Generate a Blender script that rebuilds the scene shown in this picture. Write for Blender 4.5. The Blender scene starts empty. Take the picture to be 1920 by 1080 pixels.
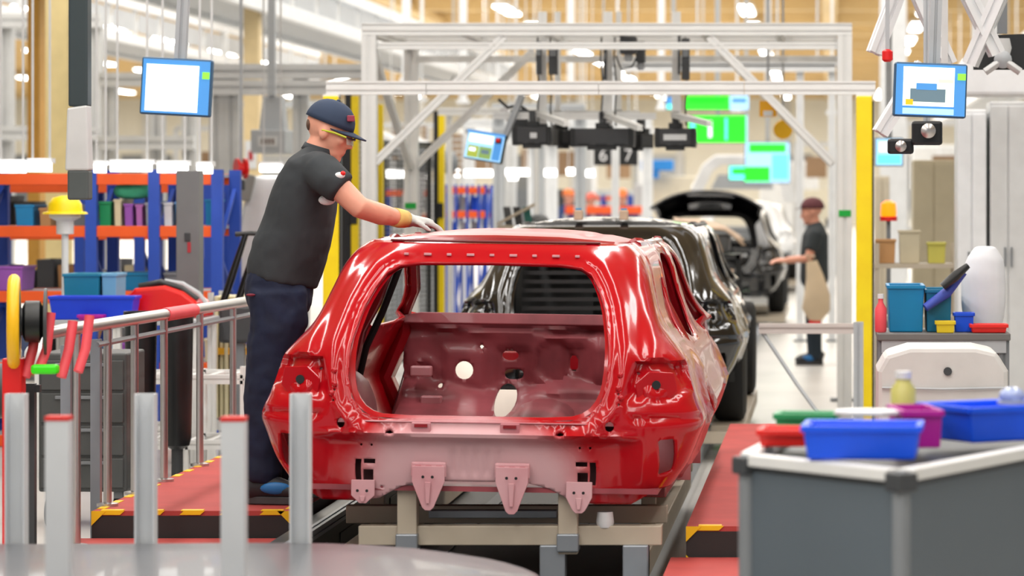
import bpy, math, random
from mathutils import Vector, Matrix
from mathutils.geometry import delaunay_2d_cdt
random.seed(7)
PI = math.pi
SC = bpy.context.scene
COL = SC.collection

# ---------------------------------------------------------------- camera
# shift lens looking straight down the line (+Y); horizon at pixel row 358
FP, VX, VY, EYE = 6000.0, 1555.0, 358.0, 1.6
cam_data = bpy.data.cameras.new('camera')
cam = bpy.data.objects.new('camera', cam_data)
COL.objects.link(cam)
cam.location = (0, 0, EYE)
cam.rotation_euler = (PI / 2, 0, 0)
cam_data.sensor_width = 36.0
cam_data.lens = FP / 1920 * 36
cam_data.shift_x = (960 - VX) / 1920
cam_data.shift_y = (VY - 540) / 1920
cam_data.clip_end = 500
cam_data.dof.use_dof = True
cam_data.dof.focus_distance = 13.6
cam_data.dof.aperture_fstop = cam_data.lens / 1000 / 0.034
SC.camera = cam

# ---------------------------------------------------------------- light
world = bpy.data.worlds.new('world')
SC.world = world
world.use_nodes = True
bg = world.node_tree.nodes['Background']
bg.inputs[0].default_value = (0.93, 0.97, 1.0, 1)
bg.inputs[1].default_value = 0.45
SC.view_settings.view_transform = 'Standard'
SC.view_settings.look = 'None'
SC.view_settings.gamma = 1
SC.view_settings.exposure = 0.3
SC.view_settings.use_curve_mapping = False


def area_light(name, loc, sx, sy, power, col=(1, 0.985, 0.96)):
    l = bpy.data.lights.new(name, 'AREA')
    l.shape = 'RECTANGLE'; l.size = sx; l.size_y = sy
    l.energy = power; l.color = col
    o = bpy.data.objects.new(name, l)
    COL.objects.link(o); o.location = loc
    return o






for _x in (-4.4, -2.6, -.3, 1.8):  # strips added over the line without fixtures, for light and streak highlights
    area_light('hall_fill_light', (_x, 11, 4.6), .35, 20, 260)
area_light('hall_fill_light', (-6, 38, 5.7), 18, 26, 2800)  # wide fills added below the ceiling to brighten the far hall, no fixtures
area_light('hall_fill_light', (-12, 75, 5.6), 40, 40, 8500)
area_light('hall_fill_light', (-14, 120, 5.6), 60, 50, 12000)

# ---------------------------------------------------------------- materials
MATS = {}


def mat(key, col, rough=0.5, metal=0.0, coat=0.0, emit=None, es=1.0, var=0.06, scale=6.0, bump=0.0, trans=0.0, alpha=1.0):
    """procedural material: base colour broken up by a little noise"""
    if key in MATS:
        return MATS[key]
    m = bpy.data.materials.new(key)
    m.use_nodes = True
    nt = m.node_tree
    b = nt.nodes['Principled BSDF']
    b.inputs['Roughness'].default_value = rough
    b.inputs['Metallic'].default_value = metal
    b.inputs['Coat Weight'].default_value = coat
    b.inputs['Coat Roughness'].default_value = 0.04
    b.inputs['Transmission Weight'].default_value = trans
    b.inputs['Alpha'].default_value = alpha
    tc = nt.nodes.new('ShaderNodeTexCoord')
    nz = nt.nodes.new('ShaderNodeTexNoise')
    nz.inputs['Scale'].default_value = scale
    nz.inputs['Detail'].default_value = 4
    nt.links.new(tc.outputs['Object'], nz.inputs['Vector'])
    rp = nt.nodes.new('ShaderNodeValToRGB')
    c0 = [max(0, c * (1 - var)) for c in col]
    c1 = [min(1, c * (1 + var)) for c in col]
    rp.color_ramp.elements[0].position = 0.3
    rp.color_ramp.elements[1].position = 0.7
    rp.color_ramp.elements[0].color = (*c0, 1)
    rp.color_ramp.elements[1].color = (*c1, 1)
    nt.links.new(nz.outputs['Fac'], rp.inputs['Fac'])
    nt.links.new(rp.outputs['Color'], b.inputs['Base Color'])
    if bump:
        bp = nt.nodes.new('ShaderNodeBump')
        bp.inputs['Strength'].default_value = bump
        bp.inputs['Distance'].default_value = 0.01
        nt.links.new(nz.outputs['Fac'], bp.inputs['Height'])
        nt.links.new(bp.outputs['Normal'], b.inputs['Normal'])
    if emit:
        b.inputs['Emission Color'].default_value = (*emit, 1)
        b.inputs['Emission Strength'].default_value = es
        m.cycles.emission_sampling = 'NONE'
    MATS[key] = m
    return m


def srgb(r, g, b):
    f = lambda c: (c / 255 / 12.92) if c <= 10 else ((c / 255 + 0.055) / 1.055) ** 2.4
    return (f(r), f(g), f(b))


ALU = mat('aluminium', srgb(232, 232, 230), 0.4, 0.08, var=0.03)
ALU_D = mat('slot_shadow_grey', srgb(120, 122, 122), 0.5, 0.3)
WHITE = mat('white_paint', srgb(226, 228, 230), 0.45)
OFFW = mat('off_white_paint', srgb(205, 206, 206), 0.5)
LGREY = mat('light_grey_paint', srgb(176, 180, 184), 0.5)
GREY = mat('mid_grey_paint', srgb(120, 124, 128), 0.5)
DGREY = mat('dark_grey_plastic', srgb(62, 64, 67), 0.45)
BLACK = mat('black_plastic', srgb(24, 26, 28), 0.4)
RUBBER = mat('black_rubber', srgb(18, 18, 19), 0.7)
YEL = mat('safety_yellow', srgb(255, 220, 0), 0.45)
ORNG = mat('rack_orange', srgb(240, 92, 28), 0.5)
BLUE = mat('rack_blue', srgb(38, 76, 178), 0.5)
BINBLUE = mat('bin_blue', srgb(0, 84, 236), 0.4)
BINRED = mat('bin_red', srgb(226, 30, 22), 0.4)
BINTEAL = mat('bin_teal', srgb(0, 126, 178), 0.4)
BINMAG = mat('bin_magenta', srgb(176, 14, 150), 0.4)
BINGREEN = mat('bin_green', srgb(30, 150, 92), 0.4)
LIME = mat('lime_plastic', srgb(60, 226, 10), 0.4)
RED = mat('red_plastic', srgb(222, 22, 22), 0.4)
PINK = mat('salmon_hose', srgb(234, 82, 92), 0.5)
BEIGE = mat('skid_beige', srgb(188, 176, 158), 0.5)
TAN = mat('tan_paint', srgb(224, 196, 140), 0.6)
OCHRE = mat('ochre_paint', srgb(214, 160, 70), 0.6)
STEEL = mat('stainless', srgb(196, 192, 190), 0.28, 0.85, var=0.03)
GALV = mat('galvanised', srgb(150, 156, 164), 0.42, 0.55)
LAMP = mat('lamp_white', (1, 1, 1), 0.5, emit=(1, 0.985, 0.95), es=9.0)
LAMP2 = mat('lamp_soft', (1, 1, 1), 0.5, emit=(1, 0.98, 0.94), es=4.0)
PURPLE = mat('purple_plastic', srgb(160, 92, 190), 0.45)
CREAM = mat('cream_plastic', srgb(228, 218, 180), 0.5)
BROWN = mat('cardboard', srgb(186, 140, 92), 0.7)
GLASS = mat('tinted_glass', srgb(40, 48, 50), 0.05, 0.0, coat=0.5)


# ---------------------------------------------------------------- mesh helpers
def frame(d, up=(0, 0, 1)):
    d = Vector(d).normalized()
    u = Vector(up)
    if abs(d.dot(u)) > 0.98:
        u = Vector((0, 1, 0)) if abs(d.z) > 0.5 else Vector((0, 0, 1))
    r = d.cross(u).normalized()
    return r, r.cross(d).normalized()


class MB:
    def __init__(s):
        s.v = []; s.f = []

    def add(s, vs, fs):
        o = len(s.v)
        s.v += [tuple(v) for v in vs]
        s.f += [tuple(i + o for i in f) for f in fs]
        return s

    def box(s, c, d, rz=0.0, tilt=0.0):
        hx, hy, hz = d[0] / 2, d[1] / 2, d[2] / 2
        M = Matrix.Rotation(rz, 3, 'Z') @ Matrix.Rotation(tilt, 3, 'X')
        vs = [Vector(c) + M @ Vector((x * hx, y * hy, z * hz)) for x in (-1, 1) for y in (-1, 1) for z in (-1, 1)]
        return s.add(vs, [(0, 1, 3, 2), (4, 6, 7, 5), (0, 4, 5, 1), (2, 3, 7, 6), (0, 2, 6, 4), (1, 5, 7, 3)])

    def ext(s, p0, p1, pts, up=(0, 0, 1)):
        p0, p1 = Vector(p0), Vector(p1)
        r, u = frame(p1 - p0, up)
        n = len(pts)
        vs = [p + r * a + u * b for p in (p0, p1) for a, b in pts]
        fs = [(i, (i + 1) % n, n + (i + 1) % n, n + i) for i in range(n)]
        fs += [tuple(range(n - 1, -1, -1)), tuple(range(n, 2 * n))]
        return s.add(vs, fs)

    def bar(s, p0, p1, w, h=None, up=(0, 0, 1)):
        h = h or w
        return s.ext(p0, p1, [(-w / 2, -h / 2), (w / 2, -h / 2), (w / 2, h / 2), (-w / 2, h / 2)], up)

    def slot(s, p0, p1, w, h=None, up=(0, 0, 1), n=1):
        """grooved aluminium extrusion, n grooves on the tall faces"""
        h = h or w
        g, dp = min(w, h) * 0.13, min(w, h) * 0.16
        a, b = w / 2, h / 2
        pts = [(-a, -b), (-g, -b), (-g, -b + dp), (g, -b + dp), (g, -b), (a, -b)]
        for k in range(n):
            zc = -b + h * (k + 0.5) / n
            pts += [(a, zc - g), (a - dp, zc - g), (a - dp, zc + g), (a, zc + g)]
        pts += [(a, b), (g, b), (g, b - dp), (-g, b - dp), (-g, b), (-a, b)]
        for k in range(n - 1, -1, -1):
            zc = -b + h * (k + 0.5) / n
            pts += [(-a, zc + g), (-a + dp, zc + g), (-a + dp, zc - g), (-a, zc - g)]
        return s.ext(p0, p1, pts, up)

    def tube(s, path, r, n=10, cap=True, ru0=None):
        path = [Vector(p) for p in path]
        m = len(path)
        rs = r if isinstance(r, (list, tuple)) else [r] * m
        vs = []
        ru = Vector(ru0) if ru0 else None
        for i, p in enumerate(path):
            t = (path[min(i + 1, m - 1)] - path[max(i - 1, 0)]).normalized()
            if ru is None:
                ru = frame(t)[0]
            ru = (ru - t * ru.dot(t)).normalized()
            u = t.cross(ru)
            rr = rs[i]
            ra, rb = rr if isinstance(rr, tuple) else (rr, rr)
            for k in range(n):
                a = 2 * PI * k / n
                vs.append(p + ru * math.cos(a) * ra + u * math.sin(a) * rb)
        fs = [(i * n + k, i * n + (k + 1) % n, (i + 1) * n + (k + 1) % n, (i + 1) * n + k) for i in range(m - 1) for k in range(n)]
        if cap:
            fs += [tuple(range(n - 1, -1, -1)), tuple(range((m - 1) * n, m * n))]
        return s.add(vs, fs)

    def lathe(s, prof, c=(0, 0, 0), n=20, axis=(0, 0, 1)):
        ax = Vector(axis).normalized()
        r, u = frame(ax, (0, 1, 0) if abs(ax.z) > 0.5 else (0, 0, 1))
        c = Vector(c)
        vs = [c + ax * z + (r * math.cos(2 * PI * k / n) + u * math.sin(2 * PI * k / n)) * rad for rad, z in prof for k in range(n)]
        m = len(prof)
        fs = [(i * n + k, i * n + (k + 1) % n, (i + 1) * n + (k + 1) % n, (i + 1) * n + k) for i in range(m - 1) for k in range(n)]
        fs += [tuple(range(n - 1, -1, -1)), tuple(range((m - 1) * n, m * n))]
        return s.add(vs, fs)

    def ball(s, c, r, n=12, m=8):
        r = r if isinstance(r, tuple) else (r, r, r)
        c = Vector(c)
        vs = [c + Vector((r[0] * math.sin(PI * i / m) * math.cos(2 * PI * k / n), r[1] * math.sin(PI * i / m) * math.sin(2 * PI * k / n), r[2] * math.cos(PI * i / m))) for i in range(1, m) for k in range(n)]
        top, bot = c + Vector((0, 0, r[2])), c - Vector((0, 0, r[2]))
        fs = [(i * n + k, (i + 1) * n + k, (i + 1) * n + (k + 1) % n, i * n + (k + 1) % n) for i in range(m - 2) for k in range(n)]
        T, B = len(vs), len(vs) + 1
        fs += [(T, k, (k + 1) % n) for k in range(n)] + [(B, (m - 2) * n + (k + 1) % n, (m - 2) * n + k) for k in range(n)]
        return s.add(vs + [top, bot], fs)

    def plate(s, pts, o, ux, uz, th):
        """polygon given in (a,b) on axes ux,uz at origin o, thickness th along ux x uz"""
        o, ux, uz = Vector(o), Vector(ux).normalized(), Vector(uz).normalized()
        nn = ux.cross(uz)
        n = len(pts)
        vs = [o + ux * a + uz * b + nn * t for t in (0, th) for a, b in pts]
        fs = [(i, (i + 1) % n, n + (i + 1) % n, n + i) for i in range(n)] + [tuple(range(n - 1, -1, -1)), tuple(range(n, 2 * n))]
        return s.add(vs, fs)

    def mesh(s, name):
        me = bpy.data.meshes.new(name)
        me.from_pydata(s.v, [], s.f)
        me.validate()
        return me

    def obj(s, name, m, parent=None, smooth=False, bevel=0.0, loc=(0, 0, 0), rz=0.0):
        me = s.mesh(name)
        me.materials.append(m)
        o = bpy.data.objects.new(name, me)
        COL.objects.link(o)
        o.location = loc
        o.rotation_euler = (0, 0, rz)
        if parent:
            o.parent = parent
        if smooth:
            for p in me.polygons:
                p.use_smooth = True
            me.set_sharp_from_angle(angle=math.radians(smooth if smooth > 1 else 40))
        import bmesh
        b = bmesh.new(); b.from_mesh(me)
        bmesh.ops.recalc_face_normals(b, faces=b.faces)
        b.to_mesh(me); b.free()
        if bevel:
            md = o.modifiers.new('bevel', 'BEVEL')
            md.width = bevel; md.segments = 2; md.limit_method = 'ANGLE'
            md.angle_limit = math.radians(40)
        return o


def tag(o, label, cat, group=None):
    o['label'] = label; o['category'] = cat
    if group:
        o['group'] = group
    return o


def thing(name, label, cat, loc=(0, 0, 0), rz=0.0, group=None):
    o = bpy.data.objects.new(name, None)
    COL.objects.link(o)
    o.empty_display_size = 0.1
    o.location = loc
    o.rotation_euler = (0, 0, rz)
    return tag(o, label, cat, group)


def struct(o):
    o['kind'] = 'structure'
    return o


def dup(o, parent=None):
    c = o.copy()
    COL.objects.link(c)
    c.parent = parent
    for ch in o.children:
        dup(ch, c)
    return c


def P(px, py, d):
    """a point of the photograph's pixel frame at distance d along the line"""
    return Vector(((px - VX) * d / FP, d, EYE - (py - VY) * d / FP))


def XZ(px, py, d):
    p = P(px, py, d)
    return p.x, p.z


def lerp_table(tab, v):
    if v <= tab[0][0]:
        return tab[0][1]
    for (a, x), (b, y) in zip(tab, tab[1:]):
        if v <= b:
            t = (v - a) / (b - a)
            return x + (y - x) * t
    return tab[-1][1]


def smooth_table(tab):
    """monotone-ish smooth interpolation through table points"""
    def f(v):
        if v <= tab[0][0]:
            return tab[0][1]
        if v >= tab[-1][0]:
            return tab[-1][1]
        for i in range(len(tab) - 1):
            a, x = tab[i]; b, y = tab[i + 1]
            if v <= b:
                h = b - a
                def sl(j):
                    if j <= 0 or j >= len(tab) - 1:
                        return (tab[min(j + 1, len(tab) - 1)][1] - tab[max(j - 1, 0)][1]) / (tab[min(j + 1, len(tab) - 1)][0] - tab[max(j - 1, 0)][0])
                    return (tab[j + 1][1] - tab[j - 1][1]) / (tab[j + 1][0] - tab[j - 1][0])
                m0, m1 = sl(i), sl(i + 1)
                t = (v - a) / h
                return (2*t**3 - 3*t*t + 1) * x + (t**3 - 2*t*t + t) * h * m0 + (-2*t**3 + 3*t*t) * y + (t**3 - t*t) * h * m1
    return f


def inside(p, poly):
    x, y = p
    c = False
    n = len(poly)
    j = n - 1
    for i in range(n):
        xi, yi = poly[i]; xj, yj = poly[j]
        if (yi > y) != (yj > y) and x < (xj - xi) * (y - yi) / (yj - yi + 1e-12) + xi:
            c = not c
        j = i
    return c


def resample(poly, step):
    out = []
    n = len(poly)
    for i in range(n):
        a, b = Vector(poly[i]), Vector(poly[(i + 1) % n])
        k = max(1, int((b - a).length / step))
        for j in range(k):
            out.append(tuple(a.lerp(b, j / k)))
    return out


def rounded(poly, it=2):
    """Chaikin corner cutting"""
    for _ in range(it):
        q = []
        n = len(poly)
        for i in range(n):
            a, b = Vector(poly[i]), Vector(poly[(i + 1) % n])
            q += [tuple(a.lerp(b, 0.25)), tuple(a.lerp(b, 0.75))]
        poly = q
    return poly


def sheet(outer, holes, pts, fmap, step=0.03):
    """triangulated sheet: outer outline minus holes with inner points, mapped to 3D by fmap"""
    outer = resample(outer, step)
    holes = [resample(h, step) if len(h) < 14 else h for h in holes]
    vs, es = [], []
    for loop in [outer] + holes:
        o = len(vs); n = len(loop)
        vs += [Vector(p[:2]) for p in loop]
        es += [(o + i, o + (i + 1) % n) for i in range(n)]
    boxes = [(min(p[0] for p in h), max(p[0] for p in h), min(p[1] for p in h), max(p[1] for p in h)) for h in holes]
    def inhole(p):
        for h, b in zip(holes, boxes):
            if b[0] < p[0] < b[1] and b[2] < p[1] < b[3] and inside(p, h):
                return True
        return False
    vs += [Vector(p) for p in pts if inside(p, outer) and not inhole(p)]
    v2, e2, f2, *_ = delaunay_2d_cdt(vs, es, [], 0, 1e-5)
    fs = []
    for f in f2:
        c = sum((v2[i] for i in f), Vector((0, 0))) / len(f)
        if inside(c, outer) and not inhole(c):
            fs.append(tuple(f))
    mb = MB()
    mb.add([fmap(v.x, v.y) for v in v2], fs)
    return mb


def ellipse(cx, cy, rx, ry, n=16):
    return [(cx + rx * math.cos(2 * PI * k / n), cy + ry * math.sin(2 * PI * k / n)) for k in range(n)]


def rect(x0, x1, y0, y1):
    return [(x0, y0), (x1, y0), (x1, y1), (x0, y1)]


def text_part(txt, size, m, parent, loc, rot=(PI / 2, 0, 0), name='lettering', depth=0.002):
    cu = bpy.data.curves.new('t', 'FONT')
    cu.body = txt; cu.size = size; cu.extrude = depth
    cu.align_x = 'CENTER'; cu.align_y = 'CENTER'
    to = bpy.data.objects.new('t', cu)
    me = bpy.data.meshes.new_from_object(to)
    bpy.data.objects.remove(to); bpy.data.curves.remove(cu)
    me.materials.clear(); me.materials.append(m)
    o = bpy.data.objects.new(name, me)
    COL.objects.link(o)
    o.parent = parent
    o.location = loc; o.rotation_euler = rot
    return o

# ================================================================ the hall
FLOOR = mat('concrete_floor', srgb(196, 194, 190), 0.32, var=0.10, scale=1.2)
DECK = mat('ceiling_deck', srgb(222, 197, 148), 0.7, var=0.10, scale=.15)
BEAM = mat('ceiling_beam', srgb(212, 186, 138), 0.7, var=0.08, scale=.3)
WALLM = mat('far_wall', srgb(226, 222, 208), 0.7, var=0.06, scale=.08)
struct(MB().box((-14, 68, -.05), (70, 166, .1)).obj('floor', FLOOR))
ceil = struct(MB().box((-14, 68, 6.25), (70, 166, .1)).obj('ceiling', DECK))
for k in range(20):
    MB().box((-14, 34 + 6 * k, 6.05), (70, .45, .34)).obj('ceiling_beam', BEAM, ceil)
for k in range(6):
    MB().box((-40 + 10 * k, 85, 5.92), (.35, 130, .16)).obj('ceiling_purlin', BEAM, ceil)
wb = struct(MB().box((-14, 150.2, 3.1), (70, .4, 6.4)).obj('wall_back', WALLM))
for k in range(14):
    MB().box((-47 + 5 * k, 149.95, 3.1), (.3, .12, 6.2)).obj('wall_post', OFFW, wb)
for k in range(10):
    MB().box((-44 + 6 * k, 149.95, 2.0), (2.4, .1, 2.6)).obj('wall_panel', GREY if k % 3 else LGREY, wb)

# ceiling lamps: rows of LED battens running with the line; each lamp a thing
def ceiling_lamp(p, L, label, group, w=.28):
    t = thing('ceiling_lamp', label, 'lamp', p, 0, group)
    MB().box((0, 0, .05), (w + .08, L, .08)).obj('housing', OFFW, t)
    MB().box((0, 0, -.005), (w, L - .1, .04)).obj('diffuser', LAMP, t)
    return t


rowsX = [(-29.5, 'far left'), (-23.6, 'left'), (-18.2, 'third'), (-12.8, 'fourth'), (-7.4, 'fifth'), (-1.9, 'rightmost'), (2.2, 'right of the line')]
proto = None
for x, nm in rowsX:
    for k in range(11):
        y = 66 + 7.5 * k
        if abs((x * FP / y + VX) - 960) > 1150:
            continue
        lab = 'white LED ceiling batten in the %s lamp row' % nm
        if proto is None:
            proto = ceiling_lamp((x, y, 5.75), 3.6, lab, 'LED battens under the tan ceiling')
        else:
            o = dup(proto); o.location = (x, y, 5.75); o['label'] = lab
# ================================================================ car body shells
def car_paint(key, base, primer, coat=1.0, fade=True, rough=0.16):
    m = bpy.data.materials.new(key)
    m.use_nodes = True
    nt = m.node_tree
    N, L = nt.nodes, nt.links
    b = N['Principled BSDF']
    b.inputs['Coat Roughness'].default_value = 0.03
    b.inputs['Specular IOR Level'].default_value = 0.3
    tc = N.new('ShaderNodeTexCoord')
    nz = N.new('ShaderNodeTexNoise')
    nz.inputs['Scale'].default_value = 3.5
    nz.inputs['Detail'].default_value = 5
    L.new(tc.outputs['Object'], nz.inputs['Vector'])
    if fade:
        # thin paint over primer on the low middle of the tail: an ellipse with a soft, noisy edge
        sp = N.new('ShaderNodeSeparateXYZ'); L.new(tc.outputs['Object'], sp.inputs[0])
        def mth(op, a, bb):
            n = N.new('ShaderNodeMath'); n.operation = op
            for i, q in enumerate((a, bb)):
                if isinstance(q, (int, float)): n.inputs[i].default_value = q
                else: L.new(q, n.inputs[i])
            return n.outputs[0]
        xx = mth('POWER', mth('DIVIDE', mth('ABSOLUTE', mth('ADD', sp.outputs[0], 0.03), 0), 0.44), 2)
        zz = mth('POWER', mth('DIVIDE', mth('ABSOLUTE', mth('SUBTRACT', sp.outputs[2], 0.50), 0), 0.25), 2)
        yy = mth('POWER', mth('DIVIDE', mth('ABSOLUTE', sp.outputs[1], 0), 0.30), 2)
        r = mth('ADD', mth('ADD', xx, zz), yy)
        r = mth('ADD', r, mth('MULTIPLY', mth('SUBTRACT', nz.outputs['Fac'], 0.5), 0.9))
        mr = N.new('ShaderNodeMapRange')
        mr.inputs['From Min'].default_value = 0.45; mr.inputs['From Max'].default_value = 1.35
        mr.inputs['To Min'].default_value = 1.0; mr.inputs['To Max'].default_value = 0.0
        mr.interpolation_type = 'SMOOTHSTEP'
        L.new(r, mr.inputs['Value'])
        mx = N.new('ShaderNodeMix'); mx.data_type = 'RGBA'
        L.new(mr.outputs[0], mx.inputs['Factor'])
        mx.inputs[6].default_value = (*base, 1); mx.inputs[7].default_value = (*primer, 1)
        L.new(mx.outputs[2], b.inputs['Base Color'])
        cr = N.new('ShaderNodeMapRange')
        cr.inputs['To Min'].default_value = rough; cr.inputs['To Max'].default_value = 0.42
        L.new(mr.outputs[0], cr.inputs['Value']); L.new(cr.outputs[0], b.inputs['Roughness'])
        cc = N.new('ShaderNodeMapRange')
        cc.inputs['To Min'].default_value = coat; cc.inputs['To Max'].default_value = 0.15
        L.new(mr.outputs[0], cc.inputs['Value']); L.new(cc.outputs[0], b.inputs['Coat Weight'])
    else:
        rp = N.new('ShaderNodeValToRGB')
        rp.color_ramp.elements[0].position = 0.35; rp.color_ramp.elements[1].position = 0.65
        rp.color_ramp.elements[0].color = (*base, 1); rp.color_ramp.elements[1].color = (*primer, 1)
        L.new(nz.outputs['Fac'], rp.inputs['Fac']); L.new(rp.outputs['Color'], b.inputs['Base Color'])
        b.inputs['Roughness'].default_value = rough
        b.inputs['Coat Weight'].default_value = coat
    return m


CAR_RED = car_paint('red_car_paint', (0.42, 0.003, 0.009), srgb(208, 166, 171), coat=.3)
CAR_RED2 = mat('red_inner_paint', (0.26, 0.004, 0.009), 0.22, coat=0.5, var=0.1)
PRIMER = car_paint('pink_primer_overspray', srgb(158, 78, 86), srgb(116, 56, 62), coat=0.1, fade=False, rough=0.38)
CAR_ROOF = mat('red_roof_paint', (0.40, 0.003, 0.009), 0.28, coat=0.1, var=.05)
CAR_ROOF.node_tree.nodes['Principled BSDF'].inputs['Specular IOR Level'].default_value = .2
PRIMER3 = car_paint('light_pink_primer', srgb(216, 170, 176), srgb(204, 144, 151), coat=0.1, fade=False, rough=0.42)
PRIMER2 = car_paint('pale_pink_primer', srgb(206, 150, 156), srgb(186, 112, 120), coat=0.1, fade=False, rough=0.42)
CAR_BLACK = mat('black_car_paint', (0.006, 0.006, 0.007), 0.12, coat=1.0)
CAR_WHITE = mat('white_car_paint', (0.82, 0.83, 0.84), 0.15, coat=1.0)

zW = smooth_table([(.38, .69), (.46, .74), (.55, .80), (.66, .845), (.72, .865), (.8, .835), (.9, .805), (.95, .79), (1.0, .75), (1.06, .70), (1.12, .665), (1.2, .638), (1.3, .606), (1.36, .568), (1.40, .515)])
zY = smooth_table([(.38, .03), (.46, .01), (.55, 0), (.70, 0), (.80, .015), (.92, .05), (1.0, .09), (1.1, .18), (1.2, .29), (1.3, .41), (1.36, .50), (1.40, .57)])
RC, UT = 0.42, 1.10
_tab = []


def _mk():
    n, pr = 4.6, None
    acc = 0
    raw = []
    for i in range(2001):
        t = PI / 2 * i / 2000
        a, c = math.sin(t) ** (2 / n), math.cos(t) ** (2 / n)
        q = (a, 1 - c)
        if pr:
            acc += math.hypot((q[0] - pr[0]) * .8, (q[1] - pr[1]) * RC)
        raw.append((acc, q[0], q[1]))
        pr = q
    return [(a / acc * UT, x, y) for a, x, y in raw]


_tab = _mk()
import bisect
_ta = [r[0] for r in _tab]; _tx = [r[1] for r in _tab]


def corner(s):
    i = min(max(bisect.bisect_left(_ta, s), 1), 2000)
    a, b = _tab[i - 1], _tab[i]
    t = (s - a[0]) / (b[0] - a[0] + 1e-9)
    return a[1] + (b[1] - a[1]) * t, a[2] + (b[2] - a[2]) * t


def s_of_x(x, z):
    q = min(abs(x) / zW(z), 0.9995)
    i = min(max(bisect.bisect_left(_tx, q), 1), 2000)
    t = (q - _tx[i - 1]) / (_tx[i] - _tx[i - 1] + 1e-9)
    return math.copysign(_ta[i - 1] + (_ta[i] - _ta[i - 1]) * t, x)


def s_of_y(y, z):
    return UT + y - (zY(z) + RC)


def sstep(a, b, v):
    t = min(1, max(0, (v - a) / (b - a)))
    return t * t * (3 - 2 * t)


OPEN_HALF = [(0, .722), (.36, .722), (.435, .745), (.480, .80), (.498, .88), (.500, 1.0), (.486, 1.08), (.470, 1.15), (.44, 1.22), (.405, 1.275), (.36, 1.302), (.28, 1.312), (0, 1.316)]
OPEN_XZ = OPEN_HALF + [(-x, z) for x, z in OPEN_HALF[-2:0:-1]]
LAMP_PK = [(.555, .80), (.60, .955), (.70, .965), (.80, .95), (.83, .84), (.76, .79)]


def seg_dist(p, poly):
    m = 9
    n = len(poly)
    for i in range(n):
        ax, ay = poly[i]; bx, by = poly[(i + 1) % n]
        dx, dy = bx - ax, by - ay
        t = max(0, min(1, ((p[0] - ax) * dx + (p[1] - ay) * dy) / (dx * dx + dy * dy + 1e-12)))
        m = min(m, math.hypot(p[0] - ax - t * dx, p[1] - ay - t * dy))
    return m


def rear_disp(x, z):
    """panel relief of the tail, positive = pushed into the body"""
    d = 0.0
    ax = abs(x)
    if z < .75 and ax < .66:
        k = 1 - sstep(.55, .66, ax)
        d += .034 * (1 - sstep(.636, .658, z)) * k                     # stepped bumper-beam seat
        d -= .008 * math.exp(-((z - .668) / .008) ** 2) * k            # bead along the step
        if -.13 < x < .13 and .50 < z < .62:
            e = sstep(.50, .52, z) * (1 - sstep(.595, .615, z)) * sstep(.13, .115, ax)
            d += e * .010 * (0.5 + 0.5 * math.cos(x * 2 * PI / .044))  # pressed ribs
        for cx in (-.47, .47, -.29, .29):
            r = math.hypot(x - cx, z - .70)
            d -= .006 * math.exp(-((r - .032) / .008) ** 2)            # round pressings
    od = seg_dist((x, z), OPEN_XZ)
    if od < .30:
        d += .016 * (1 - sstep(.022, .036, od))                        # weatherstrip flange
        d -= .012 * math.exp(-((od - .062) / .018) ** 2)               # ridge
        if z > .8:
            d += .008 * math.exp(-((od - .12) / .02) ** 2)
            d -= .007 * math.exp(-((od - .165) / .02) ** 2)
    if ax > .5 and .76 < z < 1.0:
        if inside((ax, z), LAMP_PK):
            e = seg_dist((ax, z), LAMP_PK)
            d += .055 * sstep(0, .022, e) * (.35 + .65 * sstep(.80, .94, z))
            q = math.hypot((ax - .69) / 1.2, z - .86)
            d -= .018 * (1 - sstep(.042, .052, q))
    if .60 < ax < .86 and z < .74:
        d += .012 * math.exp(-((z - .735) / .012) ** 2)
        fr = min(abs(ax - .70), 9)
        d -= .006 * math.exp(-((ax - .645) / .012) ** 2) * sstep(.46, .5, z)
    return d


def shell_map(s, z):
    sg = -1 if s < 0 else 1
    a = abs(s)
    w = zW(z)
    if a <= UT:
        qx, qy = corner(a)
        x, y = w * qx, zY(z) + RC * qy
        if z > .36:
            k = qx ** 8
            d = rear_disp(sg * x, z) if qx < .995 else 0
            x -= d * k * .8
            y += d * (1 - .6 * k)
    else:
        y = zY(z) + RC + a - UT
        x = w
        mid = math.exp(-((y - 2.0) / .8) ** 2)
        if z > 1.0:
            x += .03 * mid * min(1, (z - 1.0) / .1)
        if z < 1.0:
            f = sstep(2.4, 4.0, y)
            x -= f * .085 + .05 * sstep(.8, 1.0, z) * sstep(2.2, 3.2, y)
            x -= .03 * math.exp(-((y - 2.1) / .9) ** 4) * sstep(.40, .55, z) * (1 - sstep(.8, 1.0, z))
            r = math.hypot(y - .93, z - .50)
            x += .022 * math.exp(-((r - .38) / .05) ** 2)              # arch lip
            r = math.hypot(y - 3.45, z - .50)
            x += .020 * math.exp(-((r - .38) / .05) ** 2)
    return Vector((sg * x, y, z))


def arch(yc, zc, r):
    pts = [(yc + r * math.cos(a), zc + r * math.sin(a)) for a in [PI * k / 14 for k in range(15)]]
    return [(yc + r, .30)] + pts + [(yc - r, .30)]


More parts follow.
